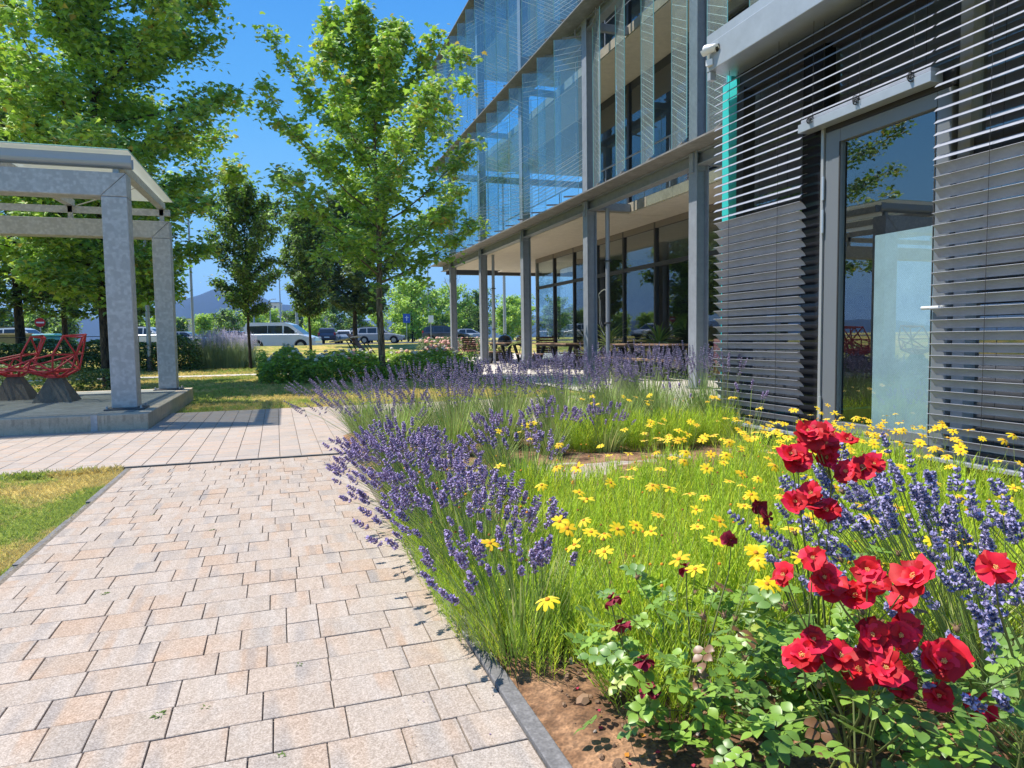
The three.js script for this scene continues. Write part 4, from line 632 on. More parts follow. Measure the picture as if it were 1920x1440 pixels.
// a tree: trunk, limbs that rise out of it, twigs, and leaves set along the twigs
function tree({ name = 'maple_tree', label, group, at: [x, y, z], height, first, radius, limbs, rise, leaves, size, leaf = mapleLeaf, colors, trunkR, bark = barkMat, seed, cluster = .34, shape, tipColors, wob = .12, fill = .25, depthBias = 0 }) {
  rnd = rngFrom(seed); const t = thing(name, label, 'tree', [x, y, z], 0, group);
  const tp = []; for (let i = 0; i <= 8; i++) { const k = i / 8; tp.push(V(wob * (n8(k * 5 + seed, 1) - .5) * Math.min(1, k * 4), (i ? k * height * .93 : -.12), wob * (n8(k * 5 + seed, 4) - .5) * Math.min(1, k * 4))); }
  const onTrunk = (h) => { const k = clamp(h / (height * .93)) * 8, i = Math.min(7, Math.floor(k)); return tp[i].clone().lerp(tp[i + 1], k - i); };
  mesh('trunk', limb(tp, trunkR, trunkR * .12, 10), bark, t);
  const woods = [], anchors = [];
  for (let i = 0; i < limbs; i++) {
    const k = (i + R(0, .8)) / limbs, h = lerp(first, height * .97, Math.pow(k, 1.05)), az = i * 2.39996 + R(-.35, .35), s = onTrunk(Math.min(h, height * .9)), rr = radius * shape(k) * R(.8, 1.12), el = rise(k) + R(-.12, .12);
    const dir = V(Math.cos(az), 0, Math.sin(az)), L = rr / Math.max(.35, Math.cos(el)), pts = [s];
    for (let j = 1; j <= 5; j++) { const u = j / 5, e = el * (.55 + .6 * u); pts.push(pts[j - 1].clone().add(dir.clone().multiplyScalar(Math.cos(e) * L / 5)).add(V(R(-.04, .04) * L * .4, Math.sin(e) * L / 5, R(-.04, .04) * L * .4))); }
    if (h + (pts[5].y - s.y) > height * 1.06) { const d = (h + (pts[5].y - s.y) - height * 1.06); pts.forEach((q, j) => { q.y -= d * j / 5; }); }
    woods.push(limb(pts, trunkR * lerp(.34, .12, k), trunkR * .04, 5));
    for (let j = 1; j <= 5; j++) { const n = j < 2 ? 1 : 3; for (let q = 0; q < n; q++) { const a0 = pts[j - 1].clone().lerp(pts[j], rnd()); anchors.push([a0, 1, j / 5]); const sd = V(R(-1, 1), R(-.35, .75), R(-1, 1)).normalize().multiplyScalar(L * R(.1, .27) * (1.15 - j / 8)); const e = a0.clone().add(sd); woods.push(limb([a0, a0.clone().lerp(e, .5).add(V(0, .02 * L, 0)), e], trunkR * .07, trunkR * .02, 3)); anchors.push([a0.clone().lerp(e, .6), 1, j / 5], [e, 1.3, j / 5]); } }
  }
  mesh('limbs', merge(woods), bark, t);
  const m = [], c = [];
  for (let i = 0; i < leaves; i++) {
    const [a, w, u] = pick(anchors), p = a.clone().add(V(gauss() * cluster * w, gauss() * cluster * .75 * w - .05, gauss() * cluster * w)), s = size * R(.65, 1.25);
    m.push(new THREE.Matrix4().compose(p, new THREE.Quaternion().setFromEuler(new THREE.Euler(R(-.15, 1.05), R(0, 6.283), R(-.6, .6), 'YXZ')), V(s, s, s)));
    const tip = tipColors && u > .75 && rnd() < .11, b = pick(tip ? tipColors : colors), g = R(.75, 1.25); c.push(col(b[0] * g, b[1] * g, b[2] * g));
  }
  const cr = inst('crown', leaf, crownMat, m, c, t);
  return t;
}
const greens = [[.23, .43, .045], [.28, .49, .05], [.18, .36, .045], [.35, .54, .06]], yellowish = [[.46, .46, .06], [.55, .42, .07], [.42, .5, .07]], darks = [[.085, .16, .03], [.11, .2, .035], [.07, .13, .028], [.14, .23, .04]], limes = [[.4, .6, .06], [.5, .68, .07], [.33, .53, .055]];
const egg = (k) => Math.pow(Math.sin(Math.PI * (.13 + .83 * k)), .75), cone = (k) => Math.pow(1 - k, .62) * (.72 + .4 * Math.min(1, k * 6)) + .1, round = (k) => Math.sin(Math.PI * (.2 + .76 * k));
tree({ label: 'young maple with bright green plume-like branches before the glass building', at: [2.28, -.03, -15.94], height: 8.0, first: 2.15, radius: 2.45, limbs: 32, rise: (k) => .62 + .5 * k, leaves: 25000, size: .112, colors: greens.concat(limes), tipColors: yellowish, trunkR: .085, seed: 11, cluster: .17, shape: (k) => k < .4 ? .97 - .1 * Math.abs(k - .25) : .96 - .86 * Math.pow((k - .4) / .6, .85) });
tree({ label: 'big maple with a broad bright green crown right behind the canopy', at: [-3.42, -.03, -16.9], height: 10.6, first: 1.9, radius: 3.3, limbs: 48, rise: (k) => .22 + .6 * k, leaves: 62000, size: .115, colors: greens.concat(greens, limes, limes), tipColors: yellowish, trunkR: .13, bark: barkDark, seed: 21, cluster: .25, shape: (k) => k < .35 ? .5 + 1.43 * k : 1.0 - .95 * (k - .35) });
tree({ label: 'tall maple at the picture edge behind the big maple', at: [-12.2, -.03, -24], height: 12.5, first: 3.0, radius: 4.2, limbs: 34, rise: (k) => .2 + .7 * k, leaves: 18000, size: .17, colors: greens.concat(greens, limes, darks), tipColors: yellowish, trunkR: .17, bark: barkDark, seed: 31, cluster: .32, shape: (k) => .85 + .2 * Math.sin(Math.PI * Math.min(1, k * 1.4)) - .7 * Math.max(0, k - .55) });
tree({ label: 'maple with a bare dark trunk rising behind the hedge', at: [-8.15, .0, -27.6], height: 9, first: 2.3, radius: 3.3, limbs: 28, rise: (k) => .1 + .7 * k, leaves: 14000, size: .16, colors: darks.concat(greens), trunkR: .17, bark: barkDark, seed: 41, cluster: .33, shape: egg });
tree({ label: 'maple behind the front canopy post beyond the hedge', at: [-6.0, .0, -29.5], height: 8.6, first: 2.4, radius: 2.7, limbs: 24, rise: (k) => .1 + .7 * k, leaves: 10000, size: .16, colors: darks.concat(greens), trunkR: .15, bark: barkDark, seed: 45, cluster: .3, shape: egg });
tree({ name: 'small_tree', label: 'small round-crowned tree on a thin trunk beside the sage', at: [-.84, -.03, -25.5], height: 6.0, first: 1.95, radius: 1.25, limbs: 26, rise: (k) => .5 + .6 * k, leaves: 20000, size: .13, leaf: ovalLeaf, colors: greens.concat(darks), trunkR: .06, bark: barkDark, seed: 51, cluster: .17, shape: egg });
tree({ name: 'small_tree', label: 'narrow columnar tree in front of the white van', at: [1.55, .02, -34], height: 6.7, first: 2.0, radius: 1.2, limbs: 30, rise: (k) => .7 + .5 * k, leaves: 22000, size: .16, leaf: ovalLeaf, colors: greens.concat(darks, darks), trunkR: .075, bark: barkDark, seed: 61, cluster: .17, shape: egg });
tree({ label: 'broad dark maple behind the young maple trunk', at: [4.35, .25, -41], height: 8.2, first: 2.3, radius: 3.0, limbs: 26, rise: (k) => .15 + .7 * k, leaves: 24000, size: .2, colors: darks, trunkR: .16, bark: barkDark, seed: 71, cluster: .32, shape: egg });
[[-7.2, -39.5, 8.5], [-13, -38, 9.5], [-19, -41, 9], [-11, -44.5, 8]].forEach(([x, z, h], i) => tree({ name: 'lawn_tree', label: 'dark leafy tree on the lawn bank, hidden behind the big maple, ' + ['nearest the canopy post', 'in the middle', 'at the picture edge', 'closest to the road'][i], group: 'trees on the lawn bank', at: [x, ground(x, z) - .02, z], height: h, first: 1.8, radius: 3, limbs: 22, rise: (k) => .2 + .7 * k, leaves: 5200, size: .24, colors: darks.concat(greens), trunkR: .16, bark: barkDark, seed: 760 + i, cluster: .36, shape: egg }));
// trees on the far side of the road, each one its own
rnd = rngFrom(80);
const farSpots = []; for (let i = 0; i < 36; i++) farSpots.push([-52 + i * 3.05 + R(-1, 1), R(-101, -112), -52 + i * 3.05 > 8 ? R(4.8, 6.8) : R(3.5, 4.7), rnd()]);
farSpots.push([13.5, -72.2, 6.3, .1], [17.2, -95, 7.4, .9], [21, -98, 6.8, .8], [24, -96, 7.5, .3], [28, -98, 7, .6]);
farSpots.forEach(([x, z, h, q], i) => { const lime = q < .55; tree({ name: 'roadside_tree', group: 'trees beyond the parking lot', label: `${lime ? 'bright lime' : 'deep green'} bushy tree beyond the parking lot, ${i < 36 ? i + 1 : i - 35}${['th', 'st', 'nd', 'rd'][(i % 36 + 1) % 10 < 4 && ((i % 36) + 1 < 10 || (i % 36) + 1 > 20) ? (i % 36 + 1) % 10 : 0]} of its row${i < 36 ? '' : ' past the terrace columns'}`, at: [x, .52, z], height: h, first: h * .12, radius: h * .42, limbs: 15, rise: (k) => .2 + .8 * k, leaves: 3000, size: .4, leaf: ovalLeaf, colors: lime ? limes : greens.concat(darks), trunkR: .12, bark: barkDark, seed: 800 + i, cluster: .46, shape: round }); });
{ // bare, thin-leaved tree seen past the first columns
  rnd = rngFrom(99); const t = thing('bare_tree', 'thin bare tree seen between the terrace columns', 'tree', [13.6, .55, -55]), w = []; const grow = (p, d, L, r, n) => { const e = p.clone().add(d.clone().multiplyScalar(L)); w.push(limb([p, p.clone().lerp(e, .5).add(V(R(-.1, .1), R(-.05, .1), 0).multiplyScalar(L)), e], r, r * .55, 4)); if (n) for (let k = 0; k < 3; k++) grow(e, d.clone().add(V(R(-.75, .75), R(-.1, .5), R(-.75, .75))).normalize(), L * R(.6, .8), r * .55, n - 1); };
  mesh('trunk', limb([V(0, -.1, 0), V(.05, 1.4, 0), V(0, 2.6, 0)], .09, .06, 6), barkDark, t); grow(V(0, 2.5, 0), V(.05, 1, 0).normalize(), 1.1, .05, 4); mesh('limbs', merge(w), barkMat, t);
}

// leafy masses: hedge, shrubs and the rose hedge, leaves on a rounded volume
function leafMass(name, label, category, boxes, n, size, colors, seed, leaf = ovalLeaf, round0 = .3) {
  rnd = rngFrom(seed); const t = thing(name, label, category), m = [], c = [], stems = [], vol = boxes.map(([x0, x1, y1, z0, z1]) => (x1 - x0) * (z1 - z0) + y1 * ((x1 - x0) + (z1 - z0))), tot = vol.reduce((a, b) => a + b);
  boxes.forEach(([x0, x1, y1, z0, z1], bi) => {
    for (let i = 0; i < n * vol[bi] / tot; i++) {
      let p; const deep = rnd() < .22, up = rnd() < (x1 - x0) * (z1 - z0) / vol[bi] * 1.1; const x = R(x0, x1), zz = R(z0, z1), lump = (.82 + .3 * n16(x * 2.2 + 30, zz * 2.2 + 30)) * (.5 + .5 * smooth(0, round0, Math.min(x - x0, x1 - x, zz - z0, z1 - zz))), ins = R(0, .3) ** 1.5;
      if (deep) p = V(x, y1 * lump * R(.05, .9), zz); else if (up) p = V(x, y1 * lump - ins * y1 * .5, zz); else { const hz = R(0, 1), sx = rnd() < (z1 - z0) / (x1 - x0 + z1 - z0); p = V(sx ? (rnd() < .5 ? x0 : x1) + R(-.08, .08) : x, y1 * lump * Math.pow(hz, .8), sx ? zz : (rnd() < .3 ? z0 : z1) + R(-.16, .06)); }
      const gy0 = ground(p.x, p.z); m.push(pose(p.x, p.y + gy0, p.z, R(-.4, 1), R(0, 6.283), R(-.7, .7), size * R(.6, 1.3))); const b = pick(colors), g = R(.7, 1.25); c.push(col(b[0] * g, b[1] * g, b[2] * g));
    }
    for (let i = 0; i < (x1 - x0) * 3; i++) { const x = R(x0, x1), zz = R(z0 + .05, z1 - .05), g0 = ground(x, zz); for (let k = 0; k < 3; k++) stems.push(rod(V(x, g0 - .03, zz), V(x + R(-.2, .2), g0 + y1 * R(.5, .85), zz + R(-.15, .15)), .009, .004, 4)); }
  });
  inst('foliage', leaf, crownMat, m, c, t); mesh('stems', merge(stems), barkDark, t).userData.kind = 'stuff'; return t;
}
const hedgeGreens = [[.08, .17, .03], [.11, .22, .035], [.06, .13, .025], [.18, .31, .04]];
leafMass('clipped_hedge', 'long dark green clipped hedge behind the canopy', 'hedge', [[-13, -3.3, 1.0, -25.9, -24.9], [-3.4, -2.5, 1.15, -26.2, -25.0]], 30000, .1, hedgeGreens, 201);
leafMass('low_shrub', 'low light green shrub at the edge of the plinth behind the chairs', 'shrub', [[-7.8, -3.55, .55, -16.3, -14.6], [-3.6, -2.95, .4, -16.6, -15.2]], 5200, .075, [[.14, .23, .04], [.18, .27, .05], [.1, .18, .035]], 202);
leafMass('low_shrub', 'bright green ground shrub below the small tree', 'shrub', [[-1.0, .6, .34, -27, -26]], 1300, .08, [[.2, .3, .04], [.16, .26, .035]], 203);
const rh = leafMass('rose_hedge', 'broad leafy rose hedge dotted with white and pink blooms on the lawn', 'hedge', [[-.3, .75, .78, -18.3, -15.9], [.4, 2.6, .6, -18.4, -15.7], [2.2, 4.55, .6, -18.4, -15.8]], 34000, .09, [[.3, .48, .045], [.4, .58, .05], [.5, .66, .055], [.22, .38, .04]], 204, ovalLeaf, .6);
const bloomGeo = (() => { rnd = rngFrom(205); const l = []; for (let k = 0; k < 9; k++) { const a = k * 2.4, r = .3 + .5 * (k % 3) / 2; l.push(new THREE.SphereGeometry(.42, 6, 4, 0, 6.283, 0, 1.5).scale(1, .5, .8).rotateX(.5 + .3 * (k % 3)).translate(0, .1 * (3 - k % 3), r * .6).rotateY(a)); } return merge(l); })();
const bloomMats = [[.78, .74, .66], [.78, .45, .36], [.76, .36, .3], [.74, .6, .48]].map((c) => phys({ color: col(...c), roughness: .8, transmission: .2, thickness: 0, ior: 1.35 }));
const blooms = (host, n, seed, f, mats, name = 'bloom') => { rnd = rngFrom(seed); for (let i = 0; i < n; i++) { const [x, y, z, s] = f(i); const b = mesh(name, bloomGeo, pick(mats(x)), host); b.position.set(x, y, z); b.scale.setScalar(s); b.rotation.set(R(-.4, .9), R(0, 6), R(-.5, .5)); } };
const rhTop = (x, z) => Math.max(...[[-.3, .75, .78, -18.3, -15.9], [.4, 2.6, .6, -18.4, -15.7], [2.2, 4.55, .6, -18.4, -15.8]].map(([x0, x1, y1, z0, z1]) => { const e = Math.min(x - x0, x1 - x, z - z0, z1 - z); return e < 0 ? 0 : y1 * (.82 + .3 * n16(x * 2.2 + 30, z * 2.2 + 30)) * (.5 + .5 * smooth(0, .6, e)); }));
blooms(rh, 170, 206, () => { const x = rnd() < .3 ? R(-.2, .9) : R(.3, 4.4), z = R(-18.2, -16.0); return [x, rhTop(x, z) + R(0, .07), z, R(.045, .085)]; }, (x) => x < 1.3 ? [bloomMats[0], bloomMats[0], bloomMats[3]] : bloomMats);
const pr = leafMass('rose_shrub', 'rounded shrub covered with salmon pink roses at the corner of the terrace', 'shrub', [[6.5, 9.6, .82, -33.6, -31.6]], 4200, .1, [[.1, .17, .03], [.14, .21, .035]], 207);
blooms(pr, 150, 208, () => { const f = rnd() < .5; return [R(6.5, 9.6), f ? R(.25, .8) : .82 * R(.9, 1.15), f ? -31.6 + R(-.05, .12) : R(-33.5, -31.7), R(.08, .14)]; }, () => [bloomMats[1], bloomMats[2], bloomMats[1], bloomMats[3]]);
{ // Russian sage: pale stems with a violet haze of flowers
  rnd = rngFrom(210); const t = thing('russian_sage', 'tall pale green sage clump with hazy lilac flowers beside the hedge', 'sage', [-1.75, 0, -26.6]), sm = [], sc = [], fm = [];
  const blade = tri([[-.006, 0, 0], [.006, 0, 0], [.004, .6, .03], [-.004, .6, .03], [0, 1, .12]], [[0, 1, 2], [0, 2, 3], [3, 2, 4]]), fl = merge([0, 1, 2, 3, 4, 5, 6, 7].map((k) => new THREE.OctahedronGeometry(.016, 0).translate(Math.cos(k * 2.4) * .014, k * .035, Math.sin(k * 2.4) * .014)));
  for (let i = 0; i < 1500; i++) { const x = R(-1, 1.05), z = R(-.5, .5), h = R(.7, 1.2) * (1 - .16 * x * x), q = new THREE.Quaternion().setFromEuler(new THREE.Euler(R(-.15, .2), R(0, 6), R(-.1, .1) - x * .12, 'YXZ')); sm.push(new THREE.Matrix4().compose(V(x, 0, z), q, V(1.6, h, h))); const g = R(.8, 1.2); sc.push(col(.42 * g, .52 * g, .28 * g)); if (rnd() < .42) { const p = V(0, h * R(.86, 1.0), 0).applyQuaternion(q).add(V(x, 0, z)); fm.push(new THREE.Matrix4().compose(p, q, V(1, 1, 1))); } }
  inst('stems', blade, crownMat, sm, sc, t); inst('flower_spikes', fl, phys({ color: col(.7, .66, .8), roughness: .9, transmission: .3, thickness: 0 }), fm, null, t);
}

// ---- lawn blades where the turf is near enough to see them
{
  rnd = rngFrom(220); const tuft = (() => { const l = []; for (let k = 0; k < 6; k++) { const a = k * 1.05 + R(-.3, .3), r = R(.25, .8), w = .055, h = R(.55, 1); const dx = Math.cos(a), dz = Math.sin(a); l.push(tri([[-dz * w, 0, dx * w], [dz * w, 0, -dx * w], [dx * r * .4, h * .7, dz * r * .4], [dx * r, h, dz * r]], [[0, 1, 2], [2, 1, 3]])); } return merge(l); })();
  const gm = [], gc = []; const put = (x, z, s) => { const f = fbm(((x * .18) % 1 + 1) % 1, ((z * .18) % 1 + 1) % 1), dry = smooth(.34, .58, f) * .85 + R(-.2, .3), g = R(.75, 1.25); gm.push(pose(x, ground(x, z) - .034, z, R(-.25, .25), R(0, 6.283), R(-.25, .25), s * R(.7, 1.3))); gc.push(dry > .5 ? col(.72 * g, .6 * g, .22 * g) : col(.44 * g, .52 * g, .1 * g)); };
  for (let i = 0; i < 12000; i++) { const x = -1.1 - Math.pow(rnd(), 1.3) * 2.6, z = R(-2.6, -5.78); put(x, z, .026); }
  for (let i = 0; i < 1500; i++) put(R(-1.16, -1.03), R(-2.2, -5.75), .026);
  for (let i = 0; i < 500; i++) put(-1.1 - 2.8 * rnd(), R(-5.7, -5.79), .06);
  for (let i = 0; i < 26000; i++) { const x = R(-9, 5), z = -10.0 - Math.pow(rnd(), 1.2) * 10.4; if ((x < -1.25 && z > -12.6) || (x > 4.7)) continue; put(x, z, .05); }
  for (let i = 0; i < 9000; i++) put(R(-11, 5), R(-21.4, -30), .06);
  Object.assign(inst('lawn_grass', tuft, crownMat, gm, gc).userData, { label: 'short dry summer lawn with green and straw patches', category: 'grass' });
}
// ---------------------------------------------------------------- vehicles
const carGlass = phys({ color: col(.02, .025, .03), roughness: .04, ior: 1.6, specularIntensity: 1 }), tyreMat = std({ color: col(.015, .015, .016), roughness: .9 }), rimMat = std({ color: col(.4, .41, .42), roughness: .35, metalness: .7 }), lampRed = std({ color: col(.4, .02, .02), roughness: .2 }), lampClear = std({ color: col(.7, .72, .74), roughness: .1, metalness: .3 }), trimMat = std({ color: col(.02, .02, .022), roughness: .6 });
const carPaint = (r, g, b) => phys({ color: col(r, g, b), roughness: .35, metalness: .15, clearcoat: 1, clearcoatRoughness: .05 });
// body: side outline with rounded corners, cut by the wheel arches; cabin: tapered house with panes set into it. The nose points to +x.
function vehicle(name, label, category, pos, turn, paintM, s) {
  const t = thing(name, label, category, pos, turn, 'vehicles on the road and the parking lot'), { L, W, H, belt, sill = .28, wheel = .33, axles, outline, house, panes, inset = .16 } = s;
  const sh = new THREE.Shape(), ax = axles.map((a) => a - L / 2), ar = wheel + .07;
  outline.forEach(([x, y], i) => i ? sh.lineTo(x - L / 2, y) : sh.moveTo(x - L / 2, y));
  const last = outline[outline.length - 1]; // underside, from nose to tail, with arches
  sh.lineTo(last[0] - L / 2, sill); for (const a of [...ax].sort((p, q) => q - p)) { sh.lineTo(a + ar, sill); sh.absarc(a, sill + .03, ar, 0, Math.PI, false); sh.lineTo(a - ar, sill); } sh.lineTo(outline[0][0] - L / 2, sill);
  const body = new THREE.ExtrudeGeometry(sh, { depth: W - .16, bevelEnabled: true, bevelSize: .07, bevelThickness: .08, bevelOffset: -.07, bevelSegments: 3, curveSegments: 10 }).translate(0, 0, -(W - .16) / 2);
  mesh('body', body, paintM, t);
  const hw = (y) => lerp(W / 2 - .05, W / 2 - inset, clamp((y - belt) / (H - belt)));
  const P = (x, y, sd, off = 0) => [x - L / 2, y, sd * (hw(y) + off)];
  const q = [], f = [], n = house.length; for (const sd of [1, -1]) house.forEach(([x, y]) => q.push(P(x, y, sd)));
  const faces = THREE.ShapeUtils.triangulateShape(house.map((h) => new THREE.Vector2(...h)), []); faces.forEach(([a, b, c]) => f.push([a, b, c], [n + a, n + c, n + b])); for (let i = 0; i < n; i++) { const j = (i + 1) % n; f.push([i, n + i, j], [j, n + i, n + j]); }
  const cab = tri(q, f).toNonIndexed(); cab.computeVertexNormals(); mesh('cabin', cab, paintM, t);
  for (const sd of [1, -1]) panes.side.forEach((poly) => { const pf = THREE.ShapeUtils.triangulateShape(poly.map((h) => new THREE.Vector2(...h)), []); mesh('side_window', tri(poly.map(([x, y]) => P(x, y, sd, .006)), pf), carGlass, t); });
  const cross = (nm, [[x0, y0], [x1, y1]], k = .92, off = .008) => { const dx = x1 - x0, dy = y1 - y0, l = Math.hypot(dx, dy), ox = dy / l * off * (nm === 'windscreen' ? 1 : -1), oy = Math.abs(dx / l * off), A = [x0 + dx * .08 - (nm === 'windscreen' ? -1 : 1) * Math.abs(ox), y0 + dy * .08 + oy], B = [x0 + dx * .92 - (nm === 'windscreen' ? -1 : 1) * Math.abs(ox), y0 + dy * .92 + oy]; const a = P(...A, 1), b = P(...A, -1), c = P(...B, -1), d = P(...B, 1); [a, b, c, d].forEach((v) => { v[2] *= k; }); mesh(nm, tri([a, b, c, d], [[0, 1, 2], [0, 2, 3]]), carGlass, t); };
  cross('windscreen', panes.front); cross('rear_window', panes.rear);
  for (const a of ax) for (const sd of [1, -1]) { const w = mesh('wheel', new THREE.CylinderGeometry(wheel, wheel, .22, 22).rotateX(Math.PI / 2).translate(a, wheel, sd * (W / 2 - .13)), tyreMat, t); const spokes = [new THREE.CylinderGeometry(wheel * .66, wheel * .62, .03, 16).rotateX(Math.PI / 2)]; mesh('rim', merge(spokes).translate(a, wheel, sd * (W / 2 - .015)), rimMat, w); mesh('arch_lining', new THREE.CylinderGeometry(wheel + .06, wheel + .06, .3, 16, 1, false, 0, Math.PI).rotateZ(Math.PI / 2).rotateY(Math.PI / 2).translate(a, wheel + .01, sd * (W / 2 - .28)), trimMat, w); }
  for (const sd of [1, -1]) { mesh('headlight', rbox(L / 2 - .42, L / 2 - .045, s.lampY - .05, s.lampY + .07, sd * (W / 2 - .22) - .16, sd * (W / 2 - .22) + .16, .03), lampClear, t); mesh('tail_light', rbox(-L / 2 + .005, -L / 2 + .14, s.tailY - .13, s.tailY + .13, sd * (W / 2 - .13) - .09, sd * (W / 2 - .13) + .09, .02), lampRed, t); mesh('mirror', rbox(s.mirror - L / 2 - .1, s.mirror - L / 2 + .08, belt + .02, belt + .19, sd * (W / 2 + .1) - .09, sd * (W / 2 + .1) + .07, .03), paintM, t); }
  mesh('bumper', merge([rbox(L / 2 - .12, L / 2 + .02, sill, sill + .2, -W / 2 + .1, W / 2 - .1, .04), rbox(-L / 2 - .02, -L / 2 + .12, sill, sill + .2, -W / 2 + .1, W / 2 - .1, .04)]), s.bumper ?? trimMat, t);
  mesh('number_plate', box(-L / 2 - .03, -L / 2 - .022, s.plate ?? .62, (s.plate ?? .62) + .11, -.26, .26), std({ color: col(.75, .75, .72), roughness: .5 }), t);
  if (s.rails) mesh('roof_rail', merge([1, -1].map((sd) => rod(V(s.rails[0] - L / 2, H + .04, sd * (W / 2 - .24)), V(s.rails[1] - L / 2, H + .04, sd * (W / 2 - .24)), .018, .018, 6))), trimMat, t);
  return t;
}
const vanS = { L: 5.0, W: 1.99, H: 1.97, belt: 1.16, sill: .3, wheel: .35, axles: [.98, 3.98], outline: [[.03, .36], [0, 1.0], [.06, 1.17], [3.9, 1.15], [4.35, 1.05], [4.85, .88], [5, .66], [4.98, .36]], house: [[.05, 1.13], [.1, 1.6], [.2, 1.93], [.5, 1.97], [2.8, 1.96], [3.25, 1.85], [4.25, 1.08]], panes: { side: [[[.3, 1.3], [.28, 1.72], [1.7, 1.74], [1.7, 1.22], [.55, 1.22]], [[1.74, 1.22], [1.74, 1.74], [2.72, 1.73], [2.72, 1.21]], [[2.84, 1.2], [2.84, 1.72], [3.12, 1.68], [3.78, 1.22], [3.7, 1.18]]], front: [[4.25, 1.08], [3.25, 1.85]], rear: [[.06, 1.2], [.19, 1.9]] }, lampY: .86, tailY: 1.2, mirror: 3.75, inset: .2 };
const wagonS = { L: 4.4, W: 1.76, H: 1.52, belt: .93, sill: .27, wheel: .31, axles: [.8, 3.5], outline: [[.03, .32], [0, .75], [.04, .94], [3.1, .92], [3.6, .88], [4.2, .76], [4.38, .58], [4.38, .32]], house: [[.04, .9], [.2, 1.36], [.42, 1.48], [1.2, 1.52], [2.1, 1.51], [2.45, 1.44], [3.32, .9]], panes: { side: [[[.28, 1.0], [.42, 1.38], [.98, 1.42], [1.0, 1.0]], [[1.1, .99], [1.08, 1.42], [1.9, 1.43], [1.9, .98]], [[2.0, .98], [2.0, 1.43], [2.35, 1.38], [2.92, .99]]], front: [[3.32, .9], [2.45, 1.44]], rear: [[.05, .96], [.2, 1.38]] }, lampY: .68, tailY: .98, mirror: 2.85, inset: .22, rails: [.5, 2.1] };
const suvS = { L: 4.5, W: 1.84, H: 1.66, belt: 1.02, sill: .34, wheel: .35, axles: [.84, 3.55], outline: [[.03, .4], [0, .85], [.05, 1.04], [3.05, 1.02], [3.6, .98], [4.3, .86], [4.48, .66], [4.48, .4]], house: [[.06, 1.0], [.3, 1.5], [.5, 1.62], [1.3, 1.66], [2.1, 1.65], [2.5, 1.56], [3.3, 1.0]], panes: { side: [[[.4, 1.12], [.56, 1.5], [1.0, 1.54], [1.02, 1.1]], [[1.12, 1.09], [1.1, 1.55], [1.92, 1.56], [1.92, 1.08]], [[2.02, 1.08], [2.02, 1.56], [2.38, 1.5], [2.92, 1.09]]], front: [[3.3, 1.0], [2.5, 1.56]], rear: [[.08, 1.06], [.3, 1.52]] }, lampY: .8, tailY: 1.0, mirror: 2.86, inset: .22, rails: [.6, 2.1] };
const hatchS = { L: 4.1, W: 1.76, H: 1.46, belt: .92, sill: .26, wheel: .31, axles: [.72, 3.25], outline: [[.03, .32], [0, .7], [.06, .93], [2.9, .9], [3.4, .86], [3.95, .73], [4.08, .56], [4.08, .32]], house: [[.06, .9], [.4, 1.34], [.66, 1.43], [1.3, 1.46], [1.9, 1.44], [2.2, 1.38], [3.1, .9]], panes: { side: [[[.55, 1.0], [.72, 1.34], [1.35, 1.37], [1.37, .98]], [[1.46, .98], [1.45, 1.37], [1.9, 1.37], [2.14, 1.31], [2.72, .98]]], front: [[3.1, .9], [2.2, 1.38]], rear: [[.08, .95], [.4, 1.34]] }, lampY: .68, tailY: .86, mirror: 2.7, inset: .22 };
const gAt = (x, z) => [x, ground(x, z) - .02, z];
vehicle('van', 'white passenger van with dark windows driving past the small trees', 'van', gAt(.5, -51.8), -.31, carPaint(.62, .66, .72), { ...vanS, bumper: carPaint(.6, .64, .7) });
vehicle('parked_car', 'silver estate car behind the young maple trunk', 'car', gAt(9.3, -65.6), -.3, carPaint(.33, .34, .37), wagonS);
vehicle('parked_car', 'dark blue off-roader seen from behind between van and silver estate', 'car', gAt(5.35, -75.4), 1.38, carPaint(.03, .04, .075), suvS);
vehicle('parked_car', 'white hatchback seen from behind beside the dark off-roader', 'car', gAt(7.4, -79), 1.3, carPaint(.62, .63, .64), hatchS);
vehicle('parked_car', 'white car half hidden by the dark maple trunk', 'car', gAt(9.6, -82), 1.3, carPaint(.6, .61, .62), suvS);
vehicle('parked_car', 'black estate car behind the salmon roses', 'car', gAt(15.0, -62.6), -.3, carPaint(.02, .026, .04), { ...wagonS, L: 4.6 });
vehicle('parked_car', 'white estate car behind the hedge between the canopy posts', 'car', gAt(-9.6, -63.5), -.3, carPaint(.6, .62, .66), suvS);
vehicle('parked_car', 'white car roof showing over the grey wall', 'car', gAt(-18.4, -63.6), -.3, carPaint(.66, .67, .68), suvS);
vehicle('parked_car', 'blue saloon behind the sage flowers', 'car', gAt(-3.2, -77.2), -.3, carPaint(.06, .12, .26), hatchS);
vehicle('parked_car', 'grey car behind the sage flowers beside the blue saloon', 'car', gAt(-8.4, -78), -.3, carPaint(.3, .32, .35), hatchS);
vehicle('parked_car', 'silver car behind the terrace at the far kerb', 'car', gAt(21.5, -78), -.3, carPaint(.4, .42, .45), hatchS);
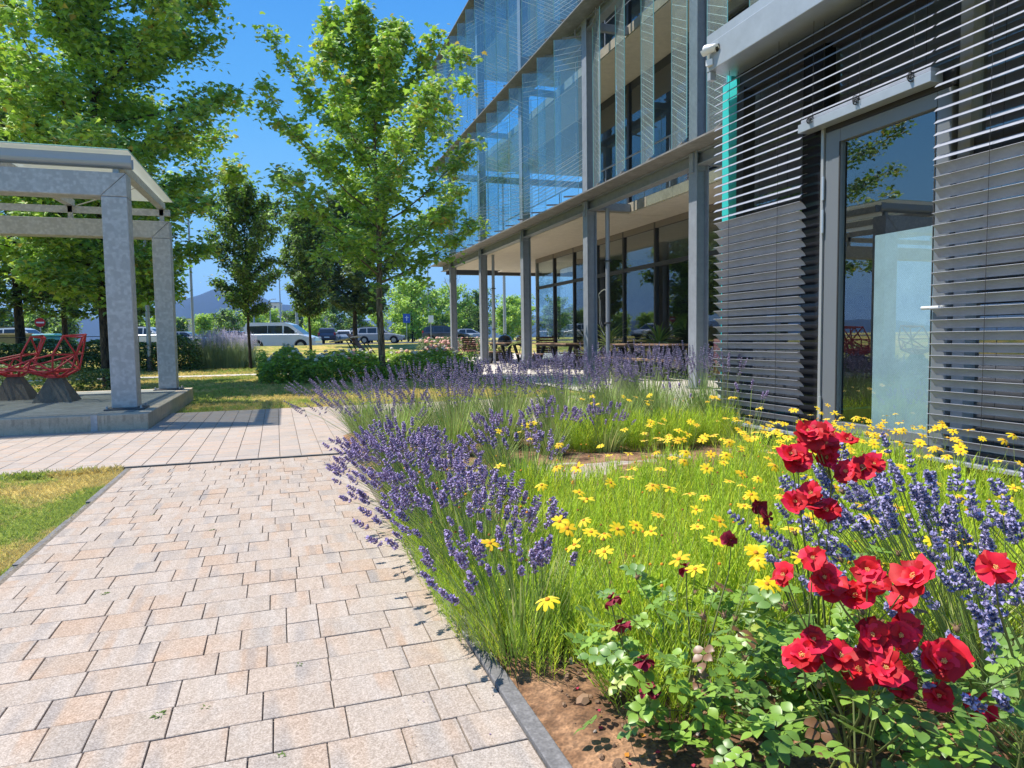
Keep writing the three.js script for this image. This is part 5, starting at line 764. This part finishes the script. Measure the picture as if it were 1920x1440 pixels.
// ---------------------------------------------------------------- terrace furniture, signs, lamps, far town
const woodTex = texture(512, 512, (u, v) => { const k = .62 + .3 * (n64(u * 4, v * 64) - .5) + .2 * (n128(u * 8, v * 128) - .5); return [k, k * .86, k * .74]; });
const deckMat = std({ color: col(.75, .66, .58), map: woodTex, roughness: .75 }), darkWood = std({ color: col(.2, .13, .09), map: woodTex, roughness: .7 }), blackLeg = std({ color: col(.022, .022, .024), roughness: .5 });
const plankTop = (host, w, len, y, n, m, th = .035) => { for (let k = 0; k < n; k++) mesh('plank', rbox(-w / 2 + k * w / n + .004, -w / 2 + (k + 1) * w / n - .004, y - th, y, -len / 2, len / 2, .005), m, host); };
const slantLeg = (host, x0, x1, z, y, wd) => mesh('leg', tri([[x0, 0, z - wd], [x0, 0, z + wd], [x1, y, z + wd], [x1, y, z - wd], [x0 + .1, 0, z - wd], [x0 + .1, 0, z + wd], [x1 + .1, y, z + wd], [x1 + .1, y, z - wd]].map((q) => q), [[0, 1, 2], [0, 2, 3], [4, 6, 5], [4, 7, 6], [0, 3, 7], [0, 7, 4], [1, 5, 6], [1, 6, 2], [3, 2, 6], [3, 6, 7]]), blackLeg, host);
function table(label, x, z, len) { const t = thing('cafe_table', label, 'table', [x, -.012, z], 0, 'wooden tables on the terrace'); plankTop(t, .8, len, .745, 6, deckMat); mesh('apron', box(-.3, .3, .65, .709, -len / 2 + .2, len / 2 - .2), blackLeg, t); for (const e of [-1, 1]) { slantLeg(t, -.36, -.14, e * (len / 2 - .3), .66, .035); slantLeg(t, .26, .04, e * (len / 2 - .42), .66, .035); } return t; }
function bench(label, x, z, len) { const t = thing('cafe_bench', label, 'bench', [x, -.012, z], 0, 'wooden benches on the terrace'); plankTop(t, .4, len, .43, 3, deckMat); for (const e of [-1, 1]) { slantLeg(t, -.17, -.05, e * (len / 2 - .22), .394, .16); slantLeg(t, .07, -.05, e * (len / 2 - .3), .394, .03); } return t; }
table('long wooden cafe table nearest the annex', 8.1, -14.1, 2.9); bench('wooden bench before the nearest cafe table', 7.5, -13.8, 2.9); bench('wooden bench behind the nearest cafe table, toward the glass', 8.72, -14, 2.9);
table('wooden cafe table in the middle of the terrace', 8.0, -19.2, 2.7); bench('short wooden bench before the middle table', 7.42, -20.2, 1.5); bench('wooden bench behind the middle table', 8.6, -19, 2.6);
table('wooden cafe table farthest along the terrace', 8.0, -24.4, 2.3); bench('short bench before the farthest table', 7.4, -24.6, 1.5);
{ // slatted armchair by the pink roses
  const chair = (label, x, z, turn) => { const t = thing('slatted_chair', label, 'chair', [x, -.012, z], turn, 'dark slatted chairs'); for (let k = 0; k < 6; k++) mesh('back_slat', rbox(-.34, .34, .42 + k * .09, .49 + k * .09, -.02 - k * .025, .005 - k * .025, .004), darkWood, t); for (let k = 0; k < 5; k++) mesh('seat_slat', rbox(-.33, .33, .37, .395, .03 + k * .1, .115 + k * .1, .004), darkWood, t); for (const s of [-.3, .3]) { mesh('leg', rod(V(s, 0, -.16), V(s, .42, .05), .022, .022, 6), blackLeg, t); mesh('leg', rod(V(s, 0, .5), V(s, .38, .22), .022, .022, 6), blackLeg, t); } return t; };
  chair('dark slatted chair beside the salmon roses', 7.9, -29.0, .3); chair('dark slatted chair behind the middle table', 8.9, -22.6, 2.6);
  // tilted wooden lounger on the far lawn
  const l = thing('garden_lounger', 'dark tilted garden lounger behind the rose hedge', 'lounger', [2.75, .0, -24.5], -.35);
  for (let k = 0; k < 5; k++) { const s = mesh('slat', rbox(-.66, .66, -.012, .012, -.31 + k * .125, -.2 + k * .125, .004), darkWood, l); s.position.set(.05, .62, 0); s.rotation.z = -.85; }
  mesh('seat', (() => { const g = rbox(-.5, .5, -.02, .02, -.3, .3, .005); g.rotateZ(.18); return g.translate(-.5, .94, 0); })(), steelMat, l); mesh('leg', merge([rod(V(.1, 0, -.28), V(-.4, .9, -.28), .02), rod(V(.1, 0, .28), V(-.4, .9, .28), .02), rod(V(.75, 0, -.28), V(.15, .85, -.28), .02), rod(V(.75, 0, .28), V(.15, .85, .28), .02)]), blackLeg, l);
}
const yuccaLeaf = (() => { const p = [], f = []; for (let i = 0; i <= 4; i++) { const t = i / 4, w = .032 * Math.sin(Math.PI * (.2 + .8 * t)); p.push([-w, -.42 * t * t * t, t], [0, -.42 * t * t * t - w * .5, t], [w, -.42 * t * t * t, t]); } for (let i = 0; i < 4; i++) { const a = i * 3; f.push([a, a + 1, a + 3], [a + 1, a + 4, a + 3], [a + 1, a + 2, a + 4], [a + 2, a + 5, a + 4]); } return tri(p, f); })();
const yuccaMats = [[.2, .32, .05], [.3, .4, .08], [.14, .24, .045]].map((c) => leafMat(...c, .3)), potMat = std({ color: col(.12, .11, .11), roughness: .8, map: concreteTex });
function yucca(label, x, z, trunk, len, n, seed) { rnd = rngFrom(seed); const t = thing('yucca_plant', label, 'potted plant', [x, -.012, z], R(0, 6), 'potted yuccas on the terrace'); mesh('pot', new THREE.LatheGeometry([[0, .02], [.15, 0], [.2, .32], [.22, .34], [.19, .34], [.17, .3], [0, .29]].map((q) => new THREE.Vector2(...q)), 14), potMat, t); mesh('trunk', limb([V(0, .28, 0), V(.03, .3 + trunk * .5, .02), V(0, .3 + trunk, 0)], .035, .03, 7), barkMat, t); for (let i = 0; i < n; i++) { const l = mesh('leaf', yuccaLeaf, pick(yuccaMats), t); l.position.set(0, .3 + trunk + R(-.08, .03), 0); l.rotation.set(-R(.05, 1.25), i * 2.4, 0, 'YXZ'); l.scale.setScalar(len * R(.75, 1.15)); } return t; }
yucca('tall potted yucca beside the column near the salmon roses', 8.55, -28.6, 1.5, .62, 34, 1); yucca('drooping potted yucca beside the third column', 8.1, -22.4, .5, .7, 44, 2); yucca('spiky potted yucca before the nearest table', 8.35, -16.7, .42, .75, 30, 3); yucca('small potted yucca low at the second column', 7.5, -15.9, .04, .6, 20, 4); yucca('dark potted yucca behind the nearest table against the glass', 8.8, -14.9, .45, .8, 34, 5);
function planter(label, x, z, seed) { const t = leafMass('planter_box', label, 'planter', [[x - .45, x + .45, .72, z - .2, z + .2]], 900, .1, [[.12, .2, .03], [.2, .26, .05], [.3, .2, .1]], seed); mesh('trough', rbox(x - .48, x + .48, -.012, .34, z - .22, z + .22, .01), potMat, t); }
planter('leafy planter trough beside the farthest table', 8.4, -26.4, 61);
{ // kettle grills
  const dome = std({ color: col(.03, .03, .034), roughness: .2, metalness: .3 });
  [['black kettle grill behind the farthest table', 9.0, -27.5], ['brown kettle grill beside the black one', 9.35, -26.2]].forEach(([label, x, z], i) => { const t = thing('kettle_grill', label, 'grill', [x, -.012, z], 0, 'kettle grills'); mesh('bowl', new THREE.SphereGeometry(.3, 18, 8, 0, 6.283, Math.PI / 2, Math.PI / 2).scale(1, .8, 1).translate(0, .78, 0), dome, t); const l = mesh('lid', new THREE.SphereGeometry(.305, 18, 8, 0, 6.283, 0, Math.PI / 2).scale(1, .85, 1).translate(0, .79, 0), i ? std({ color: col(.2, .09, .05), roughness: .4 }) : dome, t); mesh('lid_handle', new THREE.TorusGeometry(.06, .012, 6, 10, Math.PI).translate(0, 1.05, 0), blackLeg, l); for (let k = 0; k < 3; k++) mesh('leg', rod(V(Math.cos(k * 2.1) * .3, 0, Math.sin(k * 2.1) * .3), V(Math.cos(k * 2.1) * .15, .6, Math.sin(k * 2.1) * .15), .014, .014, 6), rimMat, t); });
  const pl = thing('wooden_sign', 'small tan wooden board leaning at the nearest column', 'sign', [7.14, .25, -10.15]); mesh('board', rbox(0, .02, .0, .14, -.12, .12, .004), std({ color: col(.5, .36, .18), roughness: .8, map: woodTex }), pl); mesh('stake', box(.021, .03, -.26, .1, -.02, .02), darkWood, pl);
  tag(mesh('power_pillar', rbox(4.35, 4.62, -.02, .52, -8.6, -8.33, .012), std({ color: col(.3, .31, .32), roughness: .6, map: concreteTex })), 'small grey service pillar amid the lavender before the second column', 'service pillar');
}
// lamps and posts
function lampPost(label, x, z, h, arm = 0, r = .06, name = 'street_lamp') { const t = thing(name, label, 'street lamp', [x, ground(x, z) - .03, z], 0, 'street lamps'); mesh('pole', rod(V(0, 0, 0), V(0, h, 0), r, r * .6, 10), std({ color: col(.36, .39, .43), roughness: .45, metalness: .5 }), t); mesh('base', rod(V(0, 0, 0), V(0, .5, 0), r * 1.35, r * 1.3, 10), darkSteel, t); const a = arm || .5; mesh('arm', rod(V(0, h - .05, 0), V(a, h + .08, 0), r * .4, r * .35, 6), steelMat, t); mesh('lamp_head', rbox(a - .08, a + .42, h + .03, h + .11, -.13, .13, .03), steelMat, t); return t; }
lampPost('tall lamp post behind the sage, left of the small tree', -5.04, -49.5, 10, .8, .1); lampPost('lamp post directly above the van roof', 1.68, -59, 9.5, .8, .14); lampPost('thin far lamp post between the small tree and the columnar tree', .7, -95.3, 11, .8, .1); lampPost('dark terrace lamp post between the first and third column', 11.3, -36.5, 5.1, .01, .1); lampPost('tall pale lamp post seen past the terrace end', 14.4, -44, 11, 1, .11); lampPost('far lamp post beyond the parking lot, right of the young maple', 15.7, -74.3, 8.5, .8, .1); lampPost('short pale post above the van tail', -2.15, -80.3, 4.6, .4, .12); lampPost('far pale post against the hill', -.6, -101, 6, .4, .13);
lampPost('lamp mast behind the canopy in front of the hedge', -3.86, -24.95, 5.2, .4, .075);
{
  const sg = thing('no_entry_sign', 'round red no entry sign on a thin grey post behind the hedge', 'traffic sign', [-14.7, ground(-14, -53.7), -53.7], .27); mesh('post', rod(V(0, 0, 0), V(0, 2.3, 0), .03, .03, 8), rimMat, sg); const d = mesh('disc', new THREE.CylinderGeometry(.3, .3, .02, 28).rotateX(Math.PI / 2).translate(0, 2.1, .05), std({ color: col(.62, .02, .03), roughness: .4 }), sg); mesh('white_bar', box(-.22, .22, 2.05, 2.15, .062, .068), std({ color: col(.8, .8, .8), roughness: .5 }), d);
  const bs = thing('blue_sign', 'square blue traffic sign beyond the road beside the young maple', 'traffic sign', [12.5, ground(12, -69.9) - .02, -69.9], .3); mesh('post', rod(V(0, 0, 0), V(0, 2.7, 0), .035, .035, 8), rimMat, bs); const bp = mesh('panel', rbox(-.4, .4, 2.0, 2.9, .04, .06, .008), std({ color: col(.02, .09, .42), roughness: .4 }), bs); mesh('white_arrow', merge([box(-.05, .05, 2.2, 2.7, .061, .066), box(-.2, .2, 2.5, 2.56, .0615, .0665)]), std({ color: col(.8, .8, .8) }), bp);
  const ws = thing('white_sign', 'small white sign plate on a post before the dark bushes', 'traffic sign', [12.7, ground(12.7, -59.3), -59.3], .3); mesh('post', rod(V(0, 0, 0), V(0, 2.3, 0), .035, .035, 8), rimMat, ws); mesh('plate', rbox(-.25, .25, 1.85, 2.45, .04, .055, .006), std({ color: col(.72, .74, .76), roughness: .4 }), ws);
  const w = thing('boundary_wall', 'low grey green boundary wall before the white car', 'wall', [-19, ground(0, -49.5) - .1, -49.8], -.3); mesh('wall', box(-7, 5.6, 0, 1.35, -.12, .12), std({ color: col(.42, .46, .37), roughness: .9, map: concreteTex }), w); mesh('coping', box(-7.03, 5.63, 1.352, 1.44, -.17, .17), concreteMat, w);
  const bin = thing('blue_cart', 'bright blue covered cart behind the hedge beside the wall', 'cart', [-12.4, ground(0, -46.5) - .02, -46.4], -.2); mesh('tub', rbox(-.55, .55, .35, 1.0, -.35, .35, .05), std({ color: col(.03, .3, .55), roughness: .5 }), bin); mesh('cover', rbox(-.62, .62, 1.002, 1.12, -.4, .4, .05), std({ color: col(.1, .5, .75), roughness: .45 }), bin); for (const sx of [-.4, .4]) mesh('wheel', new THREE.CylinderGeometry(.16, .16, .07, 14).rotateX(Math.PI / 2).translate(sx, .16, .3), tyreMat, bin);
  const wf = thing('wire_fence', 'thin dark wire fence along the hedge behind the chairs', 'fence', [0, 0, 0]); for (let i = 0; i < 7; i++) { const x = -12.5 + i * 1.6; mesh('post', rod(V(x, -.03, -27), V(x, 1.18, -27), .02, .02, 6), darkSteel, wf); } mesh('rail', merge([rod(V(-12.5, 1.15, -27), V(-2.9, 1.15, -27), .012, .012, 5), rod(V(-12.5, .75, -27), V(-2.9, .75, -27), .008, .008, 5)]), darkSteel, wf);
  // blocks of flats on the skyline
  const flat = (label, x, z, w2, h, dd, c) => { const t = thing('apartment_block', label, 'building', [x, 0, z], -.3, 'apartment blocks on the skyline'), m = std({ color: col(...c), roughness: .9 }), g = std({ color: col(.06, .07, .09), roughness: .3 }); mesh('wall', box(-w2 / 2, w2 / 2, 0, h, -dd / 2, dd / 2), m, t); mesh('roof', box(-w2 / 2 - .3, w2 / 2 + .3, h + .01, h + .8, -dd / 2 - .3, dd / 2 + .3), std({ color: col(.2, .19, .19), roughness: .9 }), t); for (let y = 2; y < h - 2; y += 3) for (let q = -w2 / 2 + 2; q < w2 / 2 - 1; q += 4) mesh('window', box(q - .8, q + .8, y, y + 1.5, dd / 2 + .005, dd / 2 + .06), g, t); };
  flat('wide pale apartment block behind the lamp post under the hill', -40, -545, 40, 17, 14, [.4, .38, .37]); flat('slim white apartment tower beside the thin lamp post', .5, -637, 9, 33, 10, [.55, .54, .53]); flat('brick coloured apartment block beside the slim tower', 10, -640, 14, 24, 12, [.36, .26, .22]); flat('grey apartment block behind the columnar tree', 40, -660, 18, 30, 14, [.3, .3, .32]); flat('apartment block seen past the terrace columns', 260, -600, 40, 26, 14, [.42, .41, .4]);
}
scene.fog = new THREE.FogExp2(new THREE.Color(.22, .46, 1.0), .0002);
renderer.render(scene, camera);
